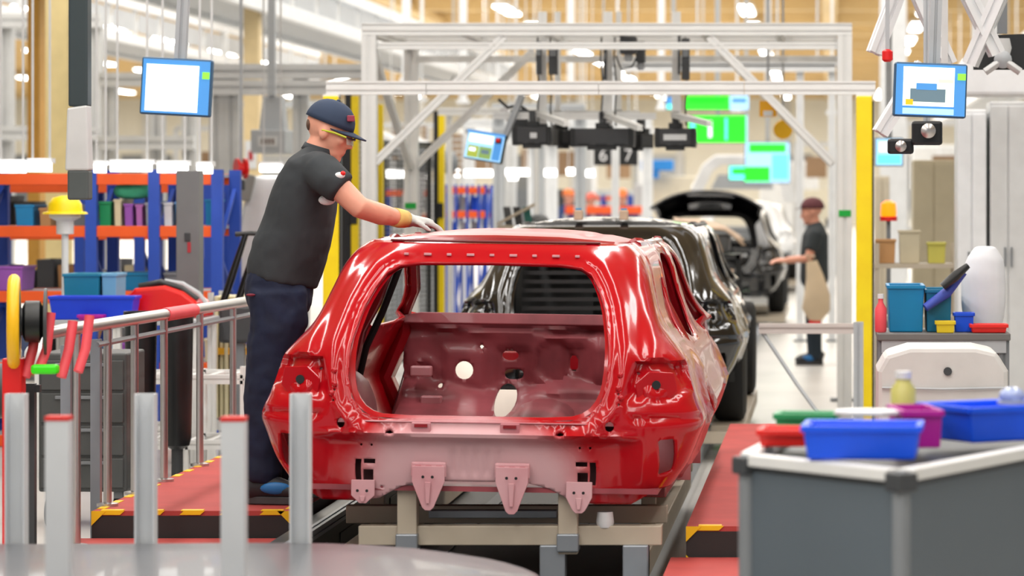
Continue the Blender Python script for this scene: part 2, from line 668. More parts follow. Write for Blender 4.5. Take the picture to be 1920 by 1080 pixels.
SLOTS = [rect(.438, .462, .475, .565), rect(.385, .43, .548, .566), rect(.392, .432, .475, .525)]
def rear_holes():
    hs = []
    for sg in (-1, 1):
        for r in SLOTS:
            hs.append([(sg * x, z) for x, z in r])
        hs.append(ellipse(sg * .515, .705, .017, .019, 14))
        hs.append(ellipse(sg * .325, .672, .017, .018, 14))
        hs.append(ellipse(sg * .69, .862, .015, .017, 14))
        hs.append([(sg * x, z) for x, z in [(.70, .525), (.708, .515), (.75, .525), (.758, .535), (.762, .65), (.755, .658), (.708, .655), (.70, .648)]])
        for x, z, r in ((.49, .455, .006), (.36, .458, .006), (.44, .62, .005), (.40, .62, .005), (.545, .83, .006), (.548, .79, .006), (.62, .905, .007)):
            hs.append(ellipse(sg * x, z, r, r, 8))
    return hs


def shell_mesh(kind='red'):
    # outline in (s,z): half profile mirrored
    low = [(0, .484), (.19, .484), (.285, .462), (.37, .415), (.46, .402), (.60, .402), (.66, .44), (.69, .46)]
    right = [(s_of_x(x, z), z) for x, z in low] + [(1.0, .47), (s_of_y(.50, .47), .47)]
    arc = [(.93 + .33 * math.cos(a), .47 + .33 * math.sin(a)) for a in [PI - PI * k / 12 for k in range(13)]]
    right += [(s_of_y(y, z), z) for y, z in arc]
    right += [(s_of_y(1.30, .40), .40), (s_of_y(3.10, .40), .40)]
    arc = [(3.45 + .33 * math.cos(a), .47 + .33 * math.sin(a)) for a in [PI - PI * k / 12 for k in range(13)]]
    right += [(s_of_y(y, z), z) for y, z in arc]
    right += [(s_of_y(4.05, .55), .55), (s_of_y(4.05, .80), .80), (s_of_y(3.7, .93), .93), (s_of_y(3.25, 1.0), 1.0), (s_of_y(2.95, 1.12), 1.12), (s_of_y(2.65, 1.25), 1.25), (s_of_y(2.35, 1.36), 1.36), (s_of_y(2.2, 1.395), 1.395), (s_of_x(.40, 1.395), 1.395), (0, 1.395)]
    outer = right + [(-s, z) for s, z in right[-2:0:-1]]
    holes = [[(s_of_x(x, z), z) for x, z in resample(OPEN_XZ, .03)]]
    if kind == 'red':
        for h in rear_holes():
            holes.append([(s_of_x(x, z), z) for x, z in h])
    for sg in (-1, 1):
        rd = rounded([(1.12, 1.0), (1.74, .985), (1.78, 1.30), (1.74, 1.345), (1.45, 1.345), (1.30, 1.27)], 2)
        fd = rounded([(1.92, .985), (2.98, .97), (2.80, 1.12), (2.36, 1.31), (2.2, 1.345), (1.92, 1.345)], 2)
        qw = rounded([(.86, 1.05), (1.05, 1.02), (1.19, 1.24), (1.10, 1.26)], 2)
        for q in (rd, fd, qw):
            holes.append([(sg * s_of_y(y, z), z) for y, z in q])
    pts = []
    st = .0135
    k = int(UT / st)
    for i in range(-k, k + 1):
        z = .40
        j = 0
        while z < 1.395:
            pts.append((i * st + (j % 2) * st * .5, z + 1e-4 * (i % 3)))
            z += st; j += 1
    for sg in (-1, 1):
        s = UT + .03
        while s < UT + 3.7:
            z = .41
            while z < 1.40:
                pts.append((sg * s, z)); z += .04
            s += .06
    return sheet(outer, holes, pts, shell_map, step=.02)


def roof_z(x, y):
    z = 1.438 - .050 * abs(x / .5) ** 3
    if y < 1.0:
        z -= .055 * ((1.0 - y) / .45) ** 2
    if y > 1.6:
        z -= .045 * ((y - 1.6) / .7) ** 2
    return z


def roof_mesh():
    def half(y):
        h = .475
        if y < .72: h = .475 - .04 * ((.72 - y) / .17) ** 2
        return h + .02 * math.exp(-((y - 1.6) / .6) ** 2)
    n, m = 26, 30
    vs = []
    for j in range(m + 1):
        for i in range(n + 1):
            u = i / n * 2 - 1
            y0 = .555 + .055 * abs(u) ** 2.5
            y = y0 + (2.32 - y0) * (j / m)
            x = u * half(y)
            z = roof_z(x, y)
            for g in (.33, -.33):
                z -= .008 * math.exp(-((x - g) / .016) ** 2)             # roof ditch lines
            vs.append((x, y, z))
    # rolled lip at the tail edge
    lip = [(v[0], v[1] + .012, v[2] - .016) for v in vs[:n + 1]]
    fs = [(j * (n + 1) + i, j * (n + 1) + i + 1, (j + 1) * (n + 1) + i + 1, (j + 1) * (n + 1) + i) for j in range(m) for i in range(n)]
    o = len(vs)
    fs += [(i, o + i, o + i + 1, i + 1) for i in range(n)]
    return MB().add(vs + lip, fs)


def solidify(o, t, off=-1):
    md = o.modifiers.new('thick', 'SOLIDIFY')
    md.thickness = t; md.offset = off
    return o


FW_HOLES = [ellipse(-.200, .608, .052, .072, 18), ellipse(-.41, .742, .043, .043, 18), ellipse(-.194, .815, .04, .025, 14), rounded([(-.22, .70), (-.13, .70), (-.13, .752), (-.22, .752)], 2), rounded([(.09, .745), (.13, .745), (.13, .82), (.09, .82)], 1), ellipse(-.52, .665, .012, .012, 10), ellipse(-.33, .852, .010, .010, 10), ellipse(.34, .80, .03, .04, 12)]


def firewall_map(x, z):
    y = 3.0
    y -= .05 * (1 - sstep(.905, .93, z)) * (0.6 + 0.4 * math.sin(x * 5 + 1))
    y -= .03 * math.exp(-((z - .935 - .02 * math.sin(x * 7)) / .012) ** 2)
    y -= .09 * (1 - sstep(.62, .68, z - .025 * math.sin(x * 8 + .5)))
    y -= .5 * (1 - sstep(.46, .62, z))
    r = max(abs(x + .41), abs(z - .75))
    y -= .022 * (1 - sstep(.085, .10, r))
    r = max(abs(x + .18) / .9, abs(z - .765))
    y += .02 * (1 - sstep(.08, .095, r))
    r = math.hypot(x - .02, (z - .79) * .9)
    y += .02 * (1 - sstep(.085, .10, r))
    r = max(abs(x - .11), abs(z - .785) * .6)
    y += .018 * (1 - sstep(.045, .055, r))
    r = max(abs(x - .34) * .7, abs(z - .78))
    y -= .02 * (1 - sstep(.09, .105, r))
    y -= .015 * math.exp(-((x - .23) / .02) ** 2) * sstep(.68, .72, z)
    y -= .02 * math.exp(-((math.hypot(x + .60, z - .74) - .05) / .014) ** 2)
    return Vector((x, y, z))


def build_car_core(root, paint, inner, primer, primer2, kind):
    """shell, roof and inner structure shared by the bodies on the line"""
    sh = shell_mesh(kind).obj('body_shell', paint, root, smooth=50)
    solidify(sh, .014)
    rf = roof_mesh().obj('roof_panel', CAR_ROOF if kind == 'red' else paint, root, smooth=50)
    solidify(rf, .010)
    # flange round the tailgate opening
    mb = MB()
    ring = rounded(OPEN_XZ, 1)
    n = len(ring)
    vs = []
    for k, (sc, dy) in enumerate(((1.0, .012), (1.0, .045), (.965, .050), (.965, .062))):
        for x, z in ring:
            zz = 1.03 + (z - 1.03) * sc
            p = shell_map(s_of_x(x * sc, zz), zz)
            vs.append((p.x, p.y + dy, p.z))
    mb.add(vs, [(k * n + i, k * n + (i + 1) % n, (k + 1) * n + (i + 1) % n, (k + 1) * n + i) for k in range(3) for i in range(n)])
    mb.obj('tailgate_flange', paint if kind == 'red' else inner, root, smooth=40)
    # firewall with cowl
    pts = [(-.70 + .02 * i, .46 + .02 * j) for i in range(71) for j in range(28)]
    fw = sheet(rect(-.70, .70, .45, 1.0), FW_HOLES, pts, firewall_map, .02).obj('firewall', primer, root, smooth=50)
    solidify(fw, .006)
    MB().plate([(-.70, 0), (.70, 0), (.70, .04), (.62, .055), (-.62, .055), (-.70, .04)], (0, 2.93, .965), (1, 0, 0), (0, .35, 1), -.02).obj('cowl_panel', primer, root, bevel=.005)
    fl = MB()
    fl.box((0, 1.5, .455), (1.40, 2.9, .02))
    for k in range(7):
        fl.box((0, .35 + .4 * k, .470), (1.3, .05, .02))
    fl.tube([(0, .9, .46), (0, 2.0, .47), (0, 2.75, .50)], [(.14, .09), (.15, .11), (.17, .13)], 14)
    fl.obj('floor_pan', primer, root, smooth=40)
    for sg in (-1, 1):
        wh = MB()
        rows = []
        for i in range(11):
            a = PI * i / 10
            for j in range(8):
                b = PI / 2 * j / 7
                rows.append((sg * (.80 - .27 * math.sin(b) ** .6), .93 - .40 * math.cos(a) * math.cos(b) ** .35, .46 + .42 * math.sin(a) * math.cos(b) ** .35))
        wh.add(rows, [(i * 8 + j, i * 8 + j + 1, (i + 1) * 8 + j + 1, (i + 1) * 8 + j) for i in range(10) for j in range(7)])
        solidify(wh.obj('wheelhouse', primer2, root, smooth=60), .006)
        # inner pillars
        pl = MB()
        def W2(y, z):
            return shell_map(s_of_y(y, z), z).x - .035
        zs = [.42, .6, .8, .98, 1.1, 1.22, 1.34, 1.385]
        pl.tube([(sg * W2(1.83, z), 1.83, z) for z in zs], [(.05, .03)] * len(zs), 8)
        pl.obj('centre_pillar', inner, root, smooth=40)
        pl = MB()
        ap = [(3.0, .45), (3.0, .7), (3.02, .92), (2.98, 1.02), (2.82, 1.14), (2.55, 1.27), (2.25, 1.375)]
        pl.tube([(sg * W2(y, z), y, z) for y, z in ap], [(.06, .045)] * 3 + [(.035, .03)] * 4, 8)
        pl.obj('windscreen_pillar', inner, root, smooth=40)
        pl = MB()
        cp = [(1.02, .82), (1.08, 1.0), (1.16, 1.15), (1.28, 1.30), (1.38, 1.385)]
        pl.tube([(sg * W2(y, z), y, z) for y, z in cp], [(.05, .03)] * 5, 8)
        pl.obj('rear_pillar', inner, root, smooth=40)
        MB().tube([(sg * (W2(y, 1.375) + .005), y, 1.375) for y in (1.1, 1.5, 1.9, 2.25)], .025, 8).obj('roof_rail', inner, root, smooth=40)
        MB().bar((sg * .66, .5, .43), (sg * .66, 3.9, .43), .09, .08).obj('sill_member', inner, root, bevel=.006)
    MB().tube([(-.47, .68, 1.372), (-.25, .66, 1.388), (0, .66, 1.392), (.25, .66, 1.388), (.47, .68, 1.372)], (.03), 8).obj('roof_header', inner, root, smooth=40)
    MB().tube([(-.48, 2.27, 1.362), (-.25, 2.27, 1.376), (0, 2.27, 1.382), (.25, 2.27, 1.376), (.48, 2.27, 1.362)], (.025), 8).obj('windscreen_header', inner, root, smooth=40)
    # front end: bonnet slam panel and rails
    MB().bar((-.66, 3.95, .74), (.66, 3.95, .74), .06, .09).obj('front_crossmember', inner, root, bevel=.006)


RCX, RCY = -1.367, 12.24
red = thing('car_body', 'bright red unglazed hatchback body shell without a tailgate in front of the worker', 'car body', (RCX, RCY, 0))
red.rotation_euler = (0, math.radians(.9), math.radians(-.6))
build_car_core(red, CAR_RED, CAR_RED2, PRIMER, PRIMER2, 'red')
# dark panel added inside the tail so its holes look shaded
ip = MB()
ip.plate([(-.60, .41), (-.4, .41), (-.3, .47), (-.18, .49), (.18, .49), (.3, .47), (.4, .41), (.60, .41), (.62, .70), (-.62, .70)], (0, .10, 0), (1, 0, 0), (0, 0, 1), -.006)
ip.obj('hole_shade_panel', mat('dark_red_shadowed_primer', srgb(70, 22, 26), .6), red)
ll = MB().plate([(-.50, 0), (.50, 0), (.50, .10), (-.50, .10)], (0, .01, .716), (1, 0, 0), (0, 1, 0), -.006)
ll.obj('loading_sill', PRIMER2, red, bevel=.003)
# hanging tow and bumper brackets under the tail
def tab(cx, zt, zb, wt, wb, y=-.005):
    mb = MB()
    mb.plate([(-wt / 2, 0), (-wb / 2, zb - zt + .012), (-wb / 2 + .012, zb - zt), (wb / 2 - .012, zb - zt), (wb / 2, zb - zt + .012), (wt / 2, 0), (wt / 2, .06), (-wt / 2, .06)], (cx, y, zt), (1, 0, 0), (0, 0, 1), -.012)
    mb.plate([(-.012, .0), (.012, .0), (.006, (zb - zt) * .75), (-.006, (zb - zt) * .75)], (cx, y - .012, zt), (1, 0, 0), (0, 0, 1), -.006)
    o = mb.obj('bumper_bracket', PRIMER3, red, bevel=.002)
    for dx in (-.018, .018):
        MB().lathe([(.006, 0), (.006, .003)], (cx + dx, y - .019, zt + .02), 8, (0, 1, 0)).obj('bracket_hole', BLACK, o)
tab(-.175, .485, .375, .125, .045)
tab(.145, .485, .365, .125, .045)
tab(-.43, .425, .395, .09, .05, .03)
tab(.40, .43, .37, .10, .05, .03)
for cx in (-.205, .135):
    o = MB().box((cx, -.004, .685), (.075, .014, .055)).obj('striker_plate', PRIMER2, red, bevel=.004)
    MB().box((cx, -.013, .700), (.05, .006, .012)).obj('striker_slot', CAR_RED2, o)
for cx in (-.175, .145):
    o = MB().box((cx, .010, .530), (.135, .016, .060)).obj('bracket_pad', PRIMER3, red, bevel=.006)
    for dx in (-.04, 0, .04):
        MB().box((cx + dx, .001, .532), (.022, .004, .034)).obj('pad_recess', PRIMER2, o, bevel=.001)
for sg in (-1, 1):
    p = shell_map(s_of_x(sg * .69, .86), .86)
    lb = MB().plate([(sg * a, b) for a, b in [(-.075, -.05), (.05, -.055), (.085, -.02), (.07, .05), (-.03, .055), (-.085, .01)]], (p.x, p.y - .004, p.z), (1, sg * .35, 0), (0, 0, 1), -.006 * 1)
    lb.obj('lamp_bracket', CAR_RED, red, bevel=.003)
    MB().lathe([(.017, 0), (.017, .004)], (p.x, p.y - .014, p.z + .004), 16, (0, 1, 0)).obj('lamp_bolt_hole', BLACK, red)
    for (ax, az) in ((.60, .85), (.61, .815), (.605, .90)):
        q = shell_map(s_of_x(sg * (ax - .055), az), az)
        MB().ball((q.x, q.y - .002, q.z), (.012, .006, .012), 10, 6).obj('weld_nut', CAR_RED, red, smooth=60)
# raised ticks along the roof header, coloured pale to stand for highlights
for k in range(9):
    x = -.34 + .085 * k
    p = shell_map(s_of_x(x, 1.345), 1.345)
    MB().box((p.x, p.y - .004, p.z), (.03 if k % 2 else .018, .010, .010)).obj('header_glint', PRIMER3, red, bevel=.002)
MB().tube([shell_map(s_of_x(x, 1.393), 1.393) + Vector((0, -.004, .004)) for x in [-.42 + .06 * k for k in range(15)]], .005, 8).obj('roof_gap_shade', mat('gap_shade_red', (.12, .003, .006), .4), red, smooth=40)  # dark red tube stands for the shade in the gap under the roof lip
# white plates added in the engine bay so the bulkhead holes look bright
MB().box((-.51, 3.36, .66), (.34, .5, .012), 0, math.radians(52)).obj('bay_bright_backing', mat('bright_backing_white', srgb(246, 240, 226), .5), red, bevel=.003)
MB().box((-.24, 3.22, .545), (.18, .22, .012), 0, math.radians(50)).obj('bay_bright_backing', mat('bright_backing_white', srgb(246, 240, 226), .5), red, bevel=.003)
# small brackets along the sill of the firewall
for x, z in ((-.60, .74), (-.55, .60), (.52, .62)):
    MB().box((x, 2.86, z), (.10, .05, .05)).obj('bulkhead_bracket', PRIMER2, red, bevel=.008)
# side dust cover strips of the door seals
for sg in (-1, 1):
    zs = [.5, .7, .9, 1.05, 1.2, 1.32]
    MB().tube([(sg * (shell_map(s_of_y(1.90, z), z).x - .075), 1.90, z) for z in zs], .016, 8).obj('door_seal', RUBBER, red, smooth=40)

# ---------------------------------------------------------------- skid under the red body
sk = thing('body_skid', 'beige steel carrier skid under the red car body', 'skid', (RCX, RCY, 0))
for x in (-.26, .36):
    MB().bar((x, .12, .20), (x, .12, .47), .075, .075).obj('upright', BEIGE, sk, bevel=.004)
    MB().box((x, .115, .245), (.085, .10, .07)).obj('foot_clamp', GALV, sk, bevel=.006)
MB().bar((-.45, .14, .27), (.72, .14, .27), .07, .075).obj('cross_beam', BEIGE, sk, bevel=.004)
MB().bar((-.56, .55, .31), (.72, .55, .31), .07, .07).obj('cross_beam', BEIGE, sk, bevel=.004)
MB().bar((-.56, 2.9, .31), (.72, 2.9, .31), .07, .07).obj('cross_beam', BEIGE, sk, bevel=.004)
for x in (-.5, .62):
    MB().bar((x, .12, .155), (x, 3.9, .155), .10, .10).obj('runner', BEIGE, sk, bevel=.004)
for x, y in ((-.5, 1.0), (.62, 1.0), (-.5, 3.2), (.62, 3.2)):
    MB().bar((x, y, .15), (x, y, .45), .06).obj('support_post', BEIGE, sk, bevel=.004)
MB().lathe([(.03, 0), (.035, .02), (.03, .06)], (.50, .13, .30), 14).obj('locating_cone', WHITE, sk, smooth=40)
MB().bar((-.20, .30, .335), (.30, .30, .335), .05, .03).obj('tie_rod', GALV, sk, bevel=.003)
for x in (.30, .62):
    MB().box((x, .13, .17), (.10, .09, .13)).obj('roller_block', GALV, sk, bevel=.006)
# ================================================================ people
SKIN = mat('skin', srgb(226, 160, 136), 0.5, var=0.05, scale=12)
NAVY = mat('navy_cloth', srgb(15, 25, 52), 0.85, var=0.18, scale=14, bump=.3)
SHIRT = mat('charcoal_polo_cloth', srgb(48, 52, 56), 0.85, var=0.15, scale=9, bump=.3)
CAPM = mat('navy_cap_cloth', srgb(42, 56, 80), 0.8, var=0.08)
GLOVE = mat('grey_knit_glove', srgb(186, 188, 186), 0.8, var=0.08, scale=40, bump=.4)
CUFF = mat('yellow_knit_cuff', srgb(222, 190, 112), 0.8, var=0.08, scale=40)
HAIR = mat('short_brown_hair', srgb(96, 72, 58), 0.8)
SHOE = mat('black_shoe', srgb(36, 38, 44), 0.6)
SHOEB = mat('blue_shoe_panel', srgb(30, 110, 176), 0.5)
SOLE = mat('grey_shoe_sole', srgb(70, 70, 72), 0.7)
BADGE_W = mat('white_badge', srgb(232, 232, 234), 0.6)


def remesh(o, vox, it=6):
    md = o.modifiers.new('skin', 'REMESH')
    md.mode = 'VOXEL'; md.voxel_size = vox; md.use_smooth_shade = True
    sm = o.modifiers.new('smooth', 'SMOOTH')
    sm.iterations = it; sm.factor = .5
    return o


def folds(o, strength, size):
    tx = bpy.data.textures.new('folds', 'CLOUDS')
    tx.noise_scale = size; tx.noise_depth = 2
    md = o.modifiers.new('folds', 'DISPLACE')
    md.texture = tx; md.strength = strength; md.mid_level = .45
    return o


def hand_into(mb, w, fwd, up, side, L=.185, curl=.5, open_=1.0, fat=1.0):
    """palm, four fingers and a thumb at wrist w; fwd = finger direction, up = back of the hand, side = thumb side"""
    w, f, u, s = Vector(w), Vector(fwd).normalized(), Vector(up).normalized(), Vector(side).normalized()
    pl = L * .50
    mb.tube([w - f * .01, w + f * pl * .35, w + f * pl * .8, w + f * pl * 1.02], [(.026 * fat, .017 * fat), (.036 * fat, .018 * fat), (.041 * fat, .017 * fat), (.037 * fat, .013 * fat)], 12, ru0=s)
    for k, (off, ln) in enumerate(((.031, .86), (.011, 1.0), (-.010, .93), (-.030, .74))):
        p = w + f * pl * .92 + s * off * fat
        dirn = f
        seg = L * .5 * ln
        path = [p]
        for j, part in enumerate((.45, .32, .23)):
            a = curl * (.35 + .5 * j) * (1 + .08 * k)
            dd = (f * math.cos(a) - u * math.sin(a) + s * off * 1.6 * open_).normalized()
            p = p + dd * seg * part
            path.append(p)
        mb.tube(path, [.0095 * fat, .009 * fat, .0083 * fat, .006 * fat], 8)
    p = w + f * pl * .30 + s * .028
    d1 = (f * .62 + s * .75 - u * .25).normalized()
    d2 = (f * .92 + s * .30 - u * .40).normalized()
    mb.tube([p, p + d1 * .040, p + d1 * .040 + d2 * .034, p + d1 * .040 + d2 * .058], [.014, .012, .0105, .007], 8)


def head_into(mb, c, tilt):
    """head with brow, nose, lips, chin and ears, looking along +x, pitched down by tilt"""
    R = Matrix.Rotation(tilt, 3, 'Y')
    c = Vector(c)
    T = lambda x, y, z: c + R @ Vector((x, y, z))
    def blob(p, r):
        q = MB().ball((0, 0, 0), r, 16, 12)
        mb.add([c + R @ (Vector(p) + Vector(v)) for v in q.v], q.f)
    blob((-.012, 0, .03), (.098, .077, .092))
    blob((.028, 0, -.015), (.066, .064, .085))
    blob((.038, 0, -.075), (.050, .048, .042))
    blob((.070, 0, -.098), (.022, .026, .018))       # chin
    blob((.078, 0, .022), (.018, .052, .012))        # brow
    blob((.086, 0, -.012), (.018, .012, .028))       # nose bridge
    blob((.104, 0, -.030), (.015, .015, .012))       # nose tip
    blob((.088, .014, -.034), (.012, .010, .009)); blob((.088, -.014, -.034), (.012, .010, .009))
    blob((.086, 0, -.058), (.012, .024, .007)); blob((.084, 0, -.070), (.012, .022, .008))
    for sg in (-1, 1):
        blob((-.010, sg * .074, -.012), (.020, .010, .032))
        blob((.060, sg * .040, -.020), (.022, .022, .022))
        blob((.074, sg * .033, .006), (.012, .014, .010))
    return T


def shoe_part(parent, heel, toe, w=.048):
    heel, toe = Vector(heel), Vector(toe)
    f = (toe - heel)
    L = f.length
    f = f.normalized(); s = Vector((-f.y, f.x, 0)).normalized(); z = Vector((0, 0, 1))
    up = MB()
    prof = [(.0, .036, .040, .066), (.10, .040, .050, .070), (.30, .040, .052, .064), (.48, .042, .045, .052), (.66, .047, .036, .044), (.84, .045, .030, .034), (.96, .032, .022, .026), (1.0, .018, .014, .020)]
    up.tube([heel + f * L * t + z * (.020 + hh) for t, ww, hh, cc in prof], [(ww * 1.12, hh * 1.12) for t, ww, hh, cc in prof], 14, ru0=s)
    o = up.obj('shoe', SHOE, parent, smooth=60)
    so = MB()
    n = 20
    pts = []
    for k in range(n):
        a = 2 * PI * k / n
        pts.append((math.cos(a) * (L * .51) + L * .5, math.sin(a) * (.048 if math.cos(a) > 0 else .040)))
    so.add([heel + f * a + s * b + z * t for t in (0, .032) for a, b in pts], [(i, (i + 1) % n, n + (i + 1) % n, n + i) for i in range(n)] + [tuple(range(n - 1, -1, -1)), tuple(range(n, 2 * n))])
    so.obj('sole', SOLE, o, bevel=.004)
    for sg in (-1, 1):
        MB().ball(heel + f * L * .52 + s * sg * .043 + z * .068, (.065, .014, .026), 12, 8).obj('side_panel', SHOEB, o, smooth=60)
    lc = MB()
    for k in range(4):
        q = heel + f * L * (.42 + .07 * k) + z * (.118 - .013 * k)
        lc.tube([q - s * .022, q + z * .006, q + s * .022], .004, 6)
    lc.obj('laces', GREY, o)
    return o


# ---------------------------------------------------------------- the worker at the red body
WB = P(497, 938, 13.5)
WB.z = .293
wk = thing('person', 'worker in charcoal polo shirt and navy cap leaning over the red roof', 'person', WB)
def M(px, py, d=13.5):
    return P(px, py, d) - WB
def sec(lst, d=13.5):
    return [M(a, b, d) for a, b, *_ in lst]
body = MB()
hc = M(618, 246)
T = head_into(body, hc, math.radians(22))
body.tube([M(594, 292), M(600, 275), M(608, 262)], [(.066, .070), (.060, .062), (.056, .058)], 14, ru0=(1, 0, 0))
tors = [(524, 520, .100, .130), (536, 480, .110, .140), (552, 430, .118, .150), (566, 380, .115, .165), (577, 340, .105, .180), (588, 305, .080, .150), (596, 285, .055, .075)]
body.tube(sec(tors), [(a, b) for *_, a, b in tors], 20, ru0=(1, 0, 0))
near = [M(597, 318, 13.34), M(634, 350, 13.28), M(674, 389, 13.27), M(715, 402, 13.36), M(760, 412, 13.50)]
body.tube(near, [.060, .053, .047, .046, .029], 14)
far = [M(597, 318, 13.66), M(575, 380, 13.74), M(550, 430, 13.76), M(550, 465, 13.76), M(548, 495, 13.75)]
body.tube(far, [.060, .052, .045, .042, .029], 14)
hand_into(body, M(548, 495, 13.75), (-.15, 0, -1), (0, 1, 0), (1, 0, 0), curl=.6)
legn = [(520, 550, .080), (515, 620, .085), (503, 700, .062), (494, 770, .058), (491, 850, .048), (489, 905, .045)]
for d, off in ((13.40, 0), (13.64, 18)):
    body.tube([M(a + off * min(1, max(0, (b - 540) / 200)), b, d) for a, b, r in legn], [r for *_, r in legn], 12)
remesh(body.obj('body', SKIN, wk), .0075, 4)
# polo shirt
sh = MB()
tsh = [(527, 527, .150, .172), (532, 505, .156, .176), (544, 470, .160, .180), (557, 430, .152, .182), (568, 385, .142, .190), (578, 345, .128, .200), (587, 312, .104, .190), (595, 290, .072, .110), (600, 276, .064, .070)]
sh.tube(sec(tsh), [(a, b) for *_, a, b in tsh], 24, ru0=(1, 0, 0))
sh.tube([M(590, 312, 13.40), M(604, 322, 13.33), M(624, 340, 13.28), M(641, 354, 13.275)], [.075, .082, .074, .070], 14)
sh.tube([M(590, 312, 13.60), M(594, 330, 13.68), M(588, 365, 13.72), M(583, 385, 13.74)], [.075, .080, .072, .066], 14)
folds(remesh(sh.obj('polo_shirt', SHIRT, wk), .011, 5), .020, .16)
MB().tube([M(572, 268) + Vector((0, 0, 0)), M(573, 270)], .001, 4)
cl = MB()
cl.tube([M(596, 287), M(600, 274)], [(.074, .082), (.066, .072)], 18, cap=False, ru0=(1, 0, 0))
solidify(cl.obj('collar', SHIRT, wk, smooth=60), .008)
MB().ball(M(613, 375, 13.335), (.036, .012, .022), 14, 8).obj('chest_logo', BADGE_W, wk, smooth=60)
bd = MB().ball(M(637, 329, 13.222), (.022, .010, .014), 12, 8).obj('sleeve_badge', BADGE_W, wk, smooth=60)
MB().ball(M(643, 325, 13.218), (.011, .008, .010), 10, 6).obj('badge_mark', RED, bd, smooth=60)
# trousers
tr = MB()
tr.tube([M(528, 505), M(526, 530), M(522, 560), M(520, 580)], [(.132, .160), (.143, .172), (.138, .170), (.125, .165)], 20, ru0=(1, 0, 0))
trs = [(522, 545, .120), (519, 600, .122), (510, 650, .108), (501, 700, .094), (497, 750, .088), (494, 800, .084), (493, 850, .080), (492, 885, .080), (492, 903, .076)]
for d, off in ((13.40, 0), (13.64, 20)):
    tr.tube([M(a + off * min(1, max(0, (b - 560) / 200)) + (3 if k % 2 else -2), b, d) for k, (a, b, r) in enumerate(trs)], [(r, min(r, .095)) for *_, r in trs], 14, ru0=(1, 0, 0))
folds(remesh(tr.obj('trousers', NAVY, wk), .011, 4), .026, .11)
MB().ball(M(470, 553, 13.33), (.020, .006, .006), 10, 6).obj('pocket_logo', mat('maroon_print', srgb(120, 30, 50), .7), wk, smooth=60)
shoe_part(wk, (M(461, 0, 13.40).x, 13.385 - WB.y, 0), (M(560, 0, 13.40).x + .05, 13.36 - WB.y, 0))
shoe_part(wk, (M(492, 0, 13.66).x, 13.655 - WB.y, 0), (M(585, 0, 13.66).x + .05, 13.67 - WB.y, 0))
# glove with cuff
gl = MB()
hand_into(gl, M(766, 412, 13.52), (1, .18, -.20), (.2, 0, 1), (0, -1, .1), L=.205, curl=.85, fat=1.35)
gl.tube([M(752, 410, 13.475), M(768, 413, 13.53)], [.035, .032], 12)
remesh(gl.obj('work_glove', GLOVE, wk), .0055, 3)
solidify(MB().tube([M(738, 407, 13.43), M(748, 409, 13.465), M(760, 411, 13.50)], [.040, .041, .037], 16, cap=False).obj('glove_cuff', CUFF, wk, smooth=60), .005)
# cap
cp = MB()
R16 = Matrix.Rotation(math.radians(22), 3, 'Y')
rings = []
for j in range(9):
    a = PI / 2 * j / 8
    for k in range(24):
        b = 2 * PI * k / 24
        rings.append(hc + R16 @ Vector((-.012 + .108 * math.cos(a) ** .85 * math.cos(b), .086 * math.cos(a) ** .85 * math.sin(b), .030 + .102 * math.sin(a) - .012 * math.cos(b) * 0)))
cp.add(rings, [(j * 24 + k, j * 24 + (k + 1) % 24, (j + 1) * 24 + (k + 1) % 24, (j + 1) * 24 + k) for j in range(8) for k in range(24)])
co = solidify(cp.obj('cap', CAPM, wk, smooth=60), .005)
br = MB()
pts = []
for j in range(6):
    for k in range(13):
        b = -PI / 2 * .86 + PI * .86 * k / 12
        rr = 1 + .62 * (j / 5) * math.cos(b) ** .7
        x, y = -.012 + .106 * math.cos(b) * rr, .086 * math.sin(b)
        pts.append(hc + R16 @ Vector((x, y, .032 - .010 * j / 5 * math.cos(b) - 2.2 * y * y)))
br.add(pts, [(j * 13 + k, j * 13 + k + 1, (j + 1) * 13 + k + 1, (j + 1) * 13 + k) for j in range(5) for k in range(12)])
solidify(br.obj('cap_brim', CAPM, co, smooth=60), .006)
MB().lathe([(.009, 0), (.008, .006), (.003, .009)], hc + R16 @ Vector((-.012, 0, .130)), 12).obj('cap_button', CAPM, co, smooth=50)
MB().box(hc + R16 @ Vector((.070, -.050, .085)), (.035, .012, .026), 0.75).obj('cap_logo', mat('muted_red_logo', srgb(150, 60, 80), .7), co, bevel=.004)
hr = MB()
hr.ball(T(-.086, 0, -.004), (.016, .050, .030), 12, 8)
hr.obj('hair', HAIR, wk, smooth=60)
gs = MB()
gs.tube([T(.082, -.062, .004), T(.108, -.035, .002), T(.112, 0, .008), T(.108, .035, .002), T(.082, .062, .004)], .004, 6)
go = gs.obj('safety_glasses', mat('glasses_frame', srgb(60, 62, 60), .4), wk)
for sg in (-1, 1):
    MB().plate([(-.026, -.018), (.026, -.020), (.030, .012), (-.028, .014)], T(.100, sg * .036, -.004), T(.07, sg * .02, 0) - T(.085, -sg * .02, 0) if sg < 0 else T(.085, -.02, 0) - T(.07, .02, 0), (0, 0, 1), .002).obj('lens', mat('clear_lens', srgb(190, 200, 190), .05, alpha=.35), go)
    MB().tube([T(.084, sg * .064, .004), T(.03, sg * .078, .004), T(-.02, sg * .080, -.004)], .0045, 6).obj('temple_arm', mat('lime_temple', srgb(190, 200, 40), .4), go)


